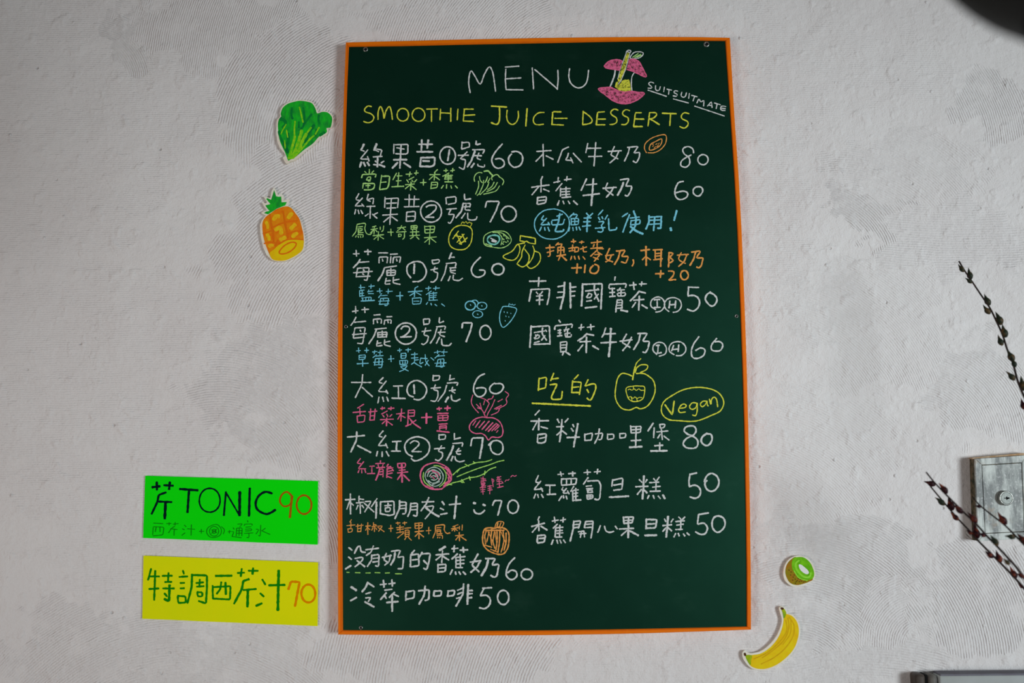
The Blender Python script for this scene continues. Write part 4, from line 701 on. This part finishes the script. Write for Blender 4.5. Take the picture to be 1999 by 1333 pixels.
slab(bm, pix(ML + MB_[1:] + MR[::-1][1:] + MT[::-1][1:-1], -TH), -0.004, -TH + 0.0012)
link('writing_surface', bm, M['board'], board)
for o_, i_ in ((OL, IL), (OR, IR), (OT, IT), (OB, IB)):
    bm = bmesh.new(); slab(bm, pix(o_ + i_[::-1], -TH), -0.003, -TH, 0.0008)
    r = link('frame_rail', bm, M['orangeframe'], board)
    f = lambda a, b, t: [(p[0] + (q[0] - p[0]) * t, p[1] + (q[1] - p[1]) * t) for p, q in zip(a, b)]
    bm = bmesh.new(); slab(bm, pix(f(o_, i_, 0.62) + f(o_, i_, 0.90)[::-1], -TH - 0.0008), -TH + 0.0003, -TH - 0.0008, 0.0004)
    link('inner_bead', bm, M['orangebead'], r)
yb = -TH + 0.0012
for sx, sy, r in ((713.5, 96.5, .0036), (1379, 86.5, .0042), (675.5, 637.5, .0026), (1437.5, 617, .0026), (704.5, 1225, .0026)):
    c = at(sx, sy, yb); bm = bmesh.new()
    lathe(bm, [(0, .0004), (r * .45, .0005), (r * .75, .0012), (r, .0008), (r * 1.1, 0)], c, (0, -1, 0), 20)
    s = link('screw', bm, M['steel'], board, True)
    bm = bmesh.new(); lathe(bm, [(0, .0016), (r * .5, .0014), (r * .66, .0008)], c + Vector((r * .18, 0, -r * .1)), (0, -1, 0), 16)
    link('screw_recess', bm, M['hole'], s)

# ------------------------------------------------------------------ paper signs and painted cut-outs on the wall
def on_wall(name, outline, label, cat, back, part, y_front, mat, smooth=True, group=None):
    t = thing(name, base_of(outline, y_front), label, cat, group)
    pts = [tuple(v) for v in smooth_path([Vector(p) for p in outline + [outline[0]]], 2.5)[:-1]] if smooth else outline
    bm = bmesh.new(); slab(bm, pix(pts, y_front), back, y_front)
    link(part, bm, mat, t); return t
def tile(ox, oy, sc, s): return [(ox + float(a.split(',')[0]) / sc, oy + float(a.split(',')[1]) / sc) for a in s.split()]
def edge(pts, n, amp):
    out = []
    for i, p in enumerate(pts):
        q = pts[(i + 1) % len(pts)]
        for k in range(n): out.append((p[0] + (q[0] - p[0]) * k / n + (random.uniform(-amp, amp) if k else 0), p[1] + (q[1] - p[1]) * k / n + (random.uniform(-amp, amp) if k else 0)))
    return out
P_ = -0.0026
green = on_wall('paper_sign', edge(tile(260, 900, 5, '118,142 97,750 1800,815 1805,195'), 6, .25), 'bright green strip of paper with black lettering and a brown 90', 'sign', -0.0021, 'paper', P_, M['greenpaper'], False)
yellow = on_wall('paper_sign', edge(tile(260, 1066, 5, '100,92 88,708 1800,780 1805,158'), 6, .25), 'bright yellow strip of paper with green lettering and an orange 70', 'sign', -0.0021, 'paper', P_, M['yellowpaper'], False)
C_ = -0.0055
lettuce = on_wall('lettuce_cutout', tile(480, 160, 8.33, '880,288 780,303 680,333 590,400 552,500 560,560 515,600 498,680 495,820 510,960 560,1080 650,1195 600,1228 660,1330 705,1295 770,1282 840,1235 970,1115 1110,1015 1205,910 1300,858 1330,805 1328,758 1385,740 1405,690 1418,600 1392,518 1310,473 1230,473 1178,488 1142,410 1092,333 1000,298'),
    'painted green lettuce cut-out stuck on the wall, left of the board', 'wall decoration', -0.0005, 'card', C_, M['card'])
pineapple = on_wall('pineapple_cutout', tile(480, 360, 8.33, '455,45 415,110 400,215 375,215 285,190 315,240 345,290 322,305 265,290 290,350 345,418 300,432 245,460 290,490 325,505 262,580 228,660 236,780 255,900 282,1030 340,1150 420,1228 520,1255 640,1250 760,1205 850,1150 935,1070 955,950 950,820 922,680 880,560 812,450 742,378 680,350 685,320 700,240 650,252 605,258 605,175 570,145 520,168 500,120'),
    'painted orange pineapple cut-out with green crown, stuck below the lettuce', 'wall decoration', -0.0005, 'card', C_, M['card'], False)
kiwi = on_wall('kiwi_cutout', tile(1420, 1066, 5, '695,92 640,105 590,140 553,210 548,290 575,350 635,392 720,392 800,362 850,315 858,250 830,170 775,112'),
    'painted half kiwi cut-out on the wall, right of the board', 'wall decoration', -0.0005, 'card', C_, M['card'])
banana = on_wall('banana_cutout', tile(1420, 1066, 5, '525,588 505,605 515,650 533,720 515,800 470,890 400,970 320,1026 230,1045 190,1032 168,1018 148,1040 150,1085 170,1125 220,1182 290,1208 380,1208 480,1174 585,1104 662,1004 702,900 711,820 692,738 642,672 582,652 562,598'),
    'painted yellow banana cut-out on the wall, below the kiwi', 'wall decoration', -0.0005, 'card', C_, M['card'])

# ------------------------------------------------------------------ writing and drawings
PL = dict(board=yb, green=P_, yellow=P_, lettuce=C_, pineapple=C_, kiwi=C_, banana=C_)
PA = dict(board=board, green=green, yellow=yellow, lettuce=lettuce, pineapple=pineapple, kiwi=kiwi, banana=banana)
read_art(BOARD_ART, PL, PA)
read_art(WALL_ART, PL, PA)

# ------------------------------------------------------------------ lock box at the right edge
YF = -0.020
FO = [(1904, 895.5), (1909.5, 1056.5), (2010, 1051), (2004, 888.5)]
FI = [(1916.4, 907.2), (1923, 1041.6), (2000.5, 1038), (1995, 902.8)]
lockbox = thing('lock_box', base_of(FO, YF), 'small shabby grey metal box with a round key lock on the wall', 'box')
bm = bmesh.new(); slab(bm, pix([(1904.6, 896.2), (1910, 1055.8), (2009.4, 1050.6), (2003.4, 889.2)], YF), 0.004, YF + 0.003)
link('housing', bm, painted('rusty_green_side', (30, 40, 30), (96, 84, 66), 130, 0.7, bump=0.002), lockbox)
for k in range(4):
    a, b = FO[k], FO[(k + 1) % 4]; c, d = FI[(k + 1) % 4], FI[k]
    bm = bmesh.new(); slab(bm, pix([a, b, c, d], YF), YF + 0.004, YF, 0.0007)
    link('face_frame', bm, M['shabby'], lockbox)
D_ = [(1917.6, 908.4), (1924, 1040.6), (1999.6, 1037), (1994.2, 904)]
bm = bmesh.new(); slab(bm, pix(D_, YF), YF + 0.004, YF + 0.0006, 0.0005)
door = link('door', bm, M['shabby'], lockbox); door['label'] = 'flat door of the lock box, streaked with worn paint'
c = at(1961.5, 972, YF)
bm = bmesh.new(); lathe(bm, [(.0108, 0), (.0108, .0042), (.0100, .0052), (.0086, .0052), (.0084, .0046), (.0068, .0044)], c, (0, -1, 0), 40)
link('lock_ring', bm, M['steel'], door, True)
bm = bmesh.new(); lathe(bm, [(.0086, .003), (.0084, .0050), (.0070, .0056), (0, .0056)], c, (0, -1, 0), 36)
link('lock_plug', bm, painted('bright_plug', (160, 168, 164), (138, 146, 142), 300, 0.6, 0.2), door, False)
bm = bmesh.new()
for (x0, x1, z0, z1) in ((-.0036, .0030, -.0006, .0006), (-.0006, .0010, -.0022, .0022), (.0010, .0040, -.0011, .0011)):
    box(bm, c.x + x0, c.x + x1, c.y - .0060, c.y - .0052, c.z + z0, c.z + z1)
link('keyhole', bm, M['hole'], door)
bm = bmesh.new(); slab(bm, pix([(1899, 893.5), (1903, 897), (2004, 890.5), (2004, 884)], YF + .004), -0.0005, YF + 0.006)
link('top_flange', bm, M['rust'], lockbox)

# ------------------------------------------------------------------ grey casing at the bottom right
YC = -0.025
cx0 = at(1834, 1330, YC).x; zt = at(1900, 1316.5, YC).z
casing = thing('wall_casing', (cx0 + .2, 0, zt - .25), 'pale grey casing with a dark end cap at the bottom right corner of the wall', 'casing')
bm = bmesh.new(); box(bm, cx0, cx0 + .42, YC, 0.002, zt - .25, zt - .0012, .003); link('front_panel', bm, M['panelgrey'], casing, True)
bm = bmesh.new(); box(bm, cx0 + .002, cx0 + .42, YC + .0012, 0.0015, zt - .01, zt + .0008, .0012); link('top_shadow_strip', bm, M['gapshadow'], casing)  # shadow gap along the casing top, painted in as a dark grey strip
bm = bmesh.new(); box(bm, cx0 - .0145, cx0 - .0004, YC + .001, 0.002, zt - .25, zt - .0005, .006); link('end_cap', bm, M['capgrey'], casing, True)
bm = bmesh.new(); box(bm, cx0 - .0188, cx0 - .0140, YC + .006, 0.002, zt - .25, zt - .0012, .001); link('end_gasket', bm, M['hole'], casing)
bm = bmesh.new(); box(bm, cx0 - .0330, cx0 - .0182, YC + .003, 0.002, zt - .25, zt - .0002, .004); link('end_bracket', bm, M['capbrown'], casing, True)

# ------------------------------------------------------------------ budded twigs reaching in from the right
def tube(bm, p, rad, seg=8):
    prev = None
    for i, q in enumerate(p):
        t = (p[min(i + 1, len(p) - 1)] - p[max(i - 1, 0)]).normalized()
        a = t.cross(Vector((0, 1, 0))).normalized(); b = t.cross(a)
        r = rad(i / (len(p) - 1))
        ring = [bm.verts.new(q + (a * math.cos(2 * math.pi * k / seg) + b * math.sin(2 * math.pi * k / seg)) * r) for k in range(seg)]
        if prev:
            for k in range(seg): bm.faces.new((prev[k], prev[(k + 1) % seg], ring[(k + 1) % seg], ring[k]))
        else: bm.faces.new(ring)
        prev = ring
    bm.faces.new(prev[::-1])
def twig(tipy, rooty, pts, buds, label, w0, w1, green_hue):
    n = len(pts)
    def dep(i): return tipy + (rooty - tipy) * i / (n - 1)
    P3 = [at(x, y, dep(i)) for i, (x, y) in enumerate(pts)]
    t = thing('budded_twig', P3[-1], label, 'twig', 'budded twigs at the right edge')
    path = smooth_path(P3, .004)
    bm = bmesh.new(); tube(bm, path, lambda u: (w0 + (w1 - w0) * u) * .5)
    link('stem', bm, M['twigbark'], t, True)
    for (bx, by, ang, ln, hue) in buds:
        # nearest place on the stem in the picture sets the bud's distance
        j = min(range(n), key=lambda i: (pts[i][0] - bx) ** 2 + (pts[i][1] - by) ** 2)
        y = dep(j) - 0.001; c = at(bx, by, y); k = PX * (c - CL).length / 1.5
        L = ln * k; a = math.radians(ang)
        d = Vector((math.cos(a), 0, math.sin(a)))       # from the foot of the bud to its tip
        s = Vector((-d.z, 0, d.x)); bend = random.choice((-1, 1)) * .10
        bm = bmesh.new(); rings = []; m = 9
        for i in range(m):
            u = i / (m - 1); r = L * .25 * (math.sin(math.pi * min(1, u * 1.25 + .08)) ** .8 if u < .72 else .40 * (1 - u) / .28 + .02)
            r = max(r, L * .012)
            q = c + d * L * (u - .5) + s * bend * L * (u ** 3)
            rings.append([bm.verts.new(q + (s * math.cos(2 * math.pi * h / 10) + Vector((0, 1, 0)) * math.sin(2 * math.pi * h / 10)) * r) for h in range(10)])
        for r0, r1 in zip(rings, rings[1:]):
            for h in range(10): bm.faces.new((r0[h], r0[(h + 1) % 10], r1[(h + 1) % 10], r1[h]))
        bm.faces.new(rings[0]); bm.faces.new(rings[-1][::-1])
        link('bud', bm, M[hue], t, True)
T = lambda ox, oy, sc, s: tile(ox, oy, sc, s)
def B(ox, oy, sc, rows): return [(ox + x / sc, oy + y / sc, a, l, h) for x, y, a, l, h in rows]
r_, g_ = 'budred', 'budgreen'
twig(-.14, -.20, T(1799, 480, 3.92, '286,116 330,190 385,270 455,375 520,470 570,570 620,680 655,790 700,900 735,1030 784,1150 860,1290 960,1450 1080,1650'),
     B(1799, 480, 3.92, [(300, 170, 130, 17, g_), (365, 212, 105, 21, g_), (360, 262, 135, 15, g_), (497, 412, 118, 22, g_), (494, 487, 130, 20, g_), (592, 552, 105, 25, g_), (628, 650, 108, 24, g_), (598, 722, 115, 20, g_), (680, 835, 110, 24, g_), (706, 890, 100, 18, g_), (682, 990, 125, 21, g_), (768, 1052, 105, 26, g_), (772, 1210, 110, 20, r_)]),
     'dark budded twig reaching highest up the wall at the right edge', .0022, .0034, 1)
twig(-.20, -.27, T(1799, 860, 4.005, '36,246 95,320 165,395 240,470 330,560 430,655 510,745 580,815 660,900 750,1000 801,1075 900,1190 1050,1360'),
     B(1799, 860, 4.005, [(170, 370, 120, 23, r_), (285, 530, 130, 22, r_), (397, 598, 122, 24, r_), (470, 735, 160, 15, r_), (568, 775, 118, 22, g_), (662, 942, 130, 16, g_), (770, 1050, 150, 17, r_)]),
     'upper of the two long budded twigs that cross below the lock box', .0020, .0036, 0)
twig(-.16, -.20, T(1799, 860, 4.005, '68,356 130,430 215,530 280,605 370,700 450,790 560,900 660,1000 740,1085 801,1155 900,1270 1050,1440'),
     B(1799, 860, 4.005, [(62, 330, 155, 21, r_), (145, 470, 135, 21, g_), (222, 492, 112, 25, r_), (255, 592, 140, 19, r_), (372, 715, 150, 13, r_), (420, 705, 108, 27, r_), (525, 890, 145, 18, r_), (597, 905, 115, 22, r_), (712, 1030, 120, 22, r_), (775, 1135, 150, 13, r_)]),
     'lower of the two long budded twigs that cross below the lock box', .0020, .0036, 0)
twig(-.19, -.25, T(1799, 860, 4.005, '396,436 450,500 560,590 650,660 740,750 801,812 900,915 1050,1060'),
     B(1799, 860, 4.005, [(440, 512, 165, 12, r_), (625, 608, 128, 25, r_), (690, 748, 165, 18, g_), (785, 765, 122, 24, r_)]),
     'short budded twig crossing in front of the lock box', .0018, .0032, 0)

# ------------------------------------------------------------------ dark round lamp shade close to the camera
dirv = RM @ Vector(((2186 - 999.5) / 1944, -(-318 - 666.5) / 1944, -1.0))
pc = CL + dirv * 0.50
lamp = thing('pendant_lamp', pc + Vector((0, 0, .1)), 'dark rounded lamp shade, blurred, cutting the top right corner', 'lamp')
bm = bmesh.new(); R_ = .103
prof = [(R_ * math.cos(a), R_ * math.sin(a)) for a in [math.radians(-62 + 148 * k / 22) for k in range(23)]]
prof = prof + [(p[0] * .97, p[1] * .97) for p in prof[::-1]]
lathe(bm, prof, pc, (0, 0, 1), 48); link('shade', bm, M['blackshade'], lamp, True)
bm = bmesh.new(); lathe(bm, [(.004, R_ * .9), (.016, R_ * .92), (.016, R_ + .03), (.004, R_ + .034), (.0025, R_ + .035), (.0025, 3.2 - pc.z)], pc, (0, 0, 1), 16); link('cord', bm, M['blackshade'], lamp, True)
bm = bmesh.new(); lathe(bm, [(0, -.03), (.02, -.024), (.03, 0), (.022, .026), (.013, .05), (.013, .09)], pc, (0, 0, 1), 20); link('bulb', bm, M['bulb'], lamp, True)
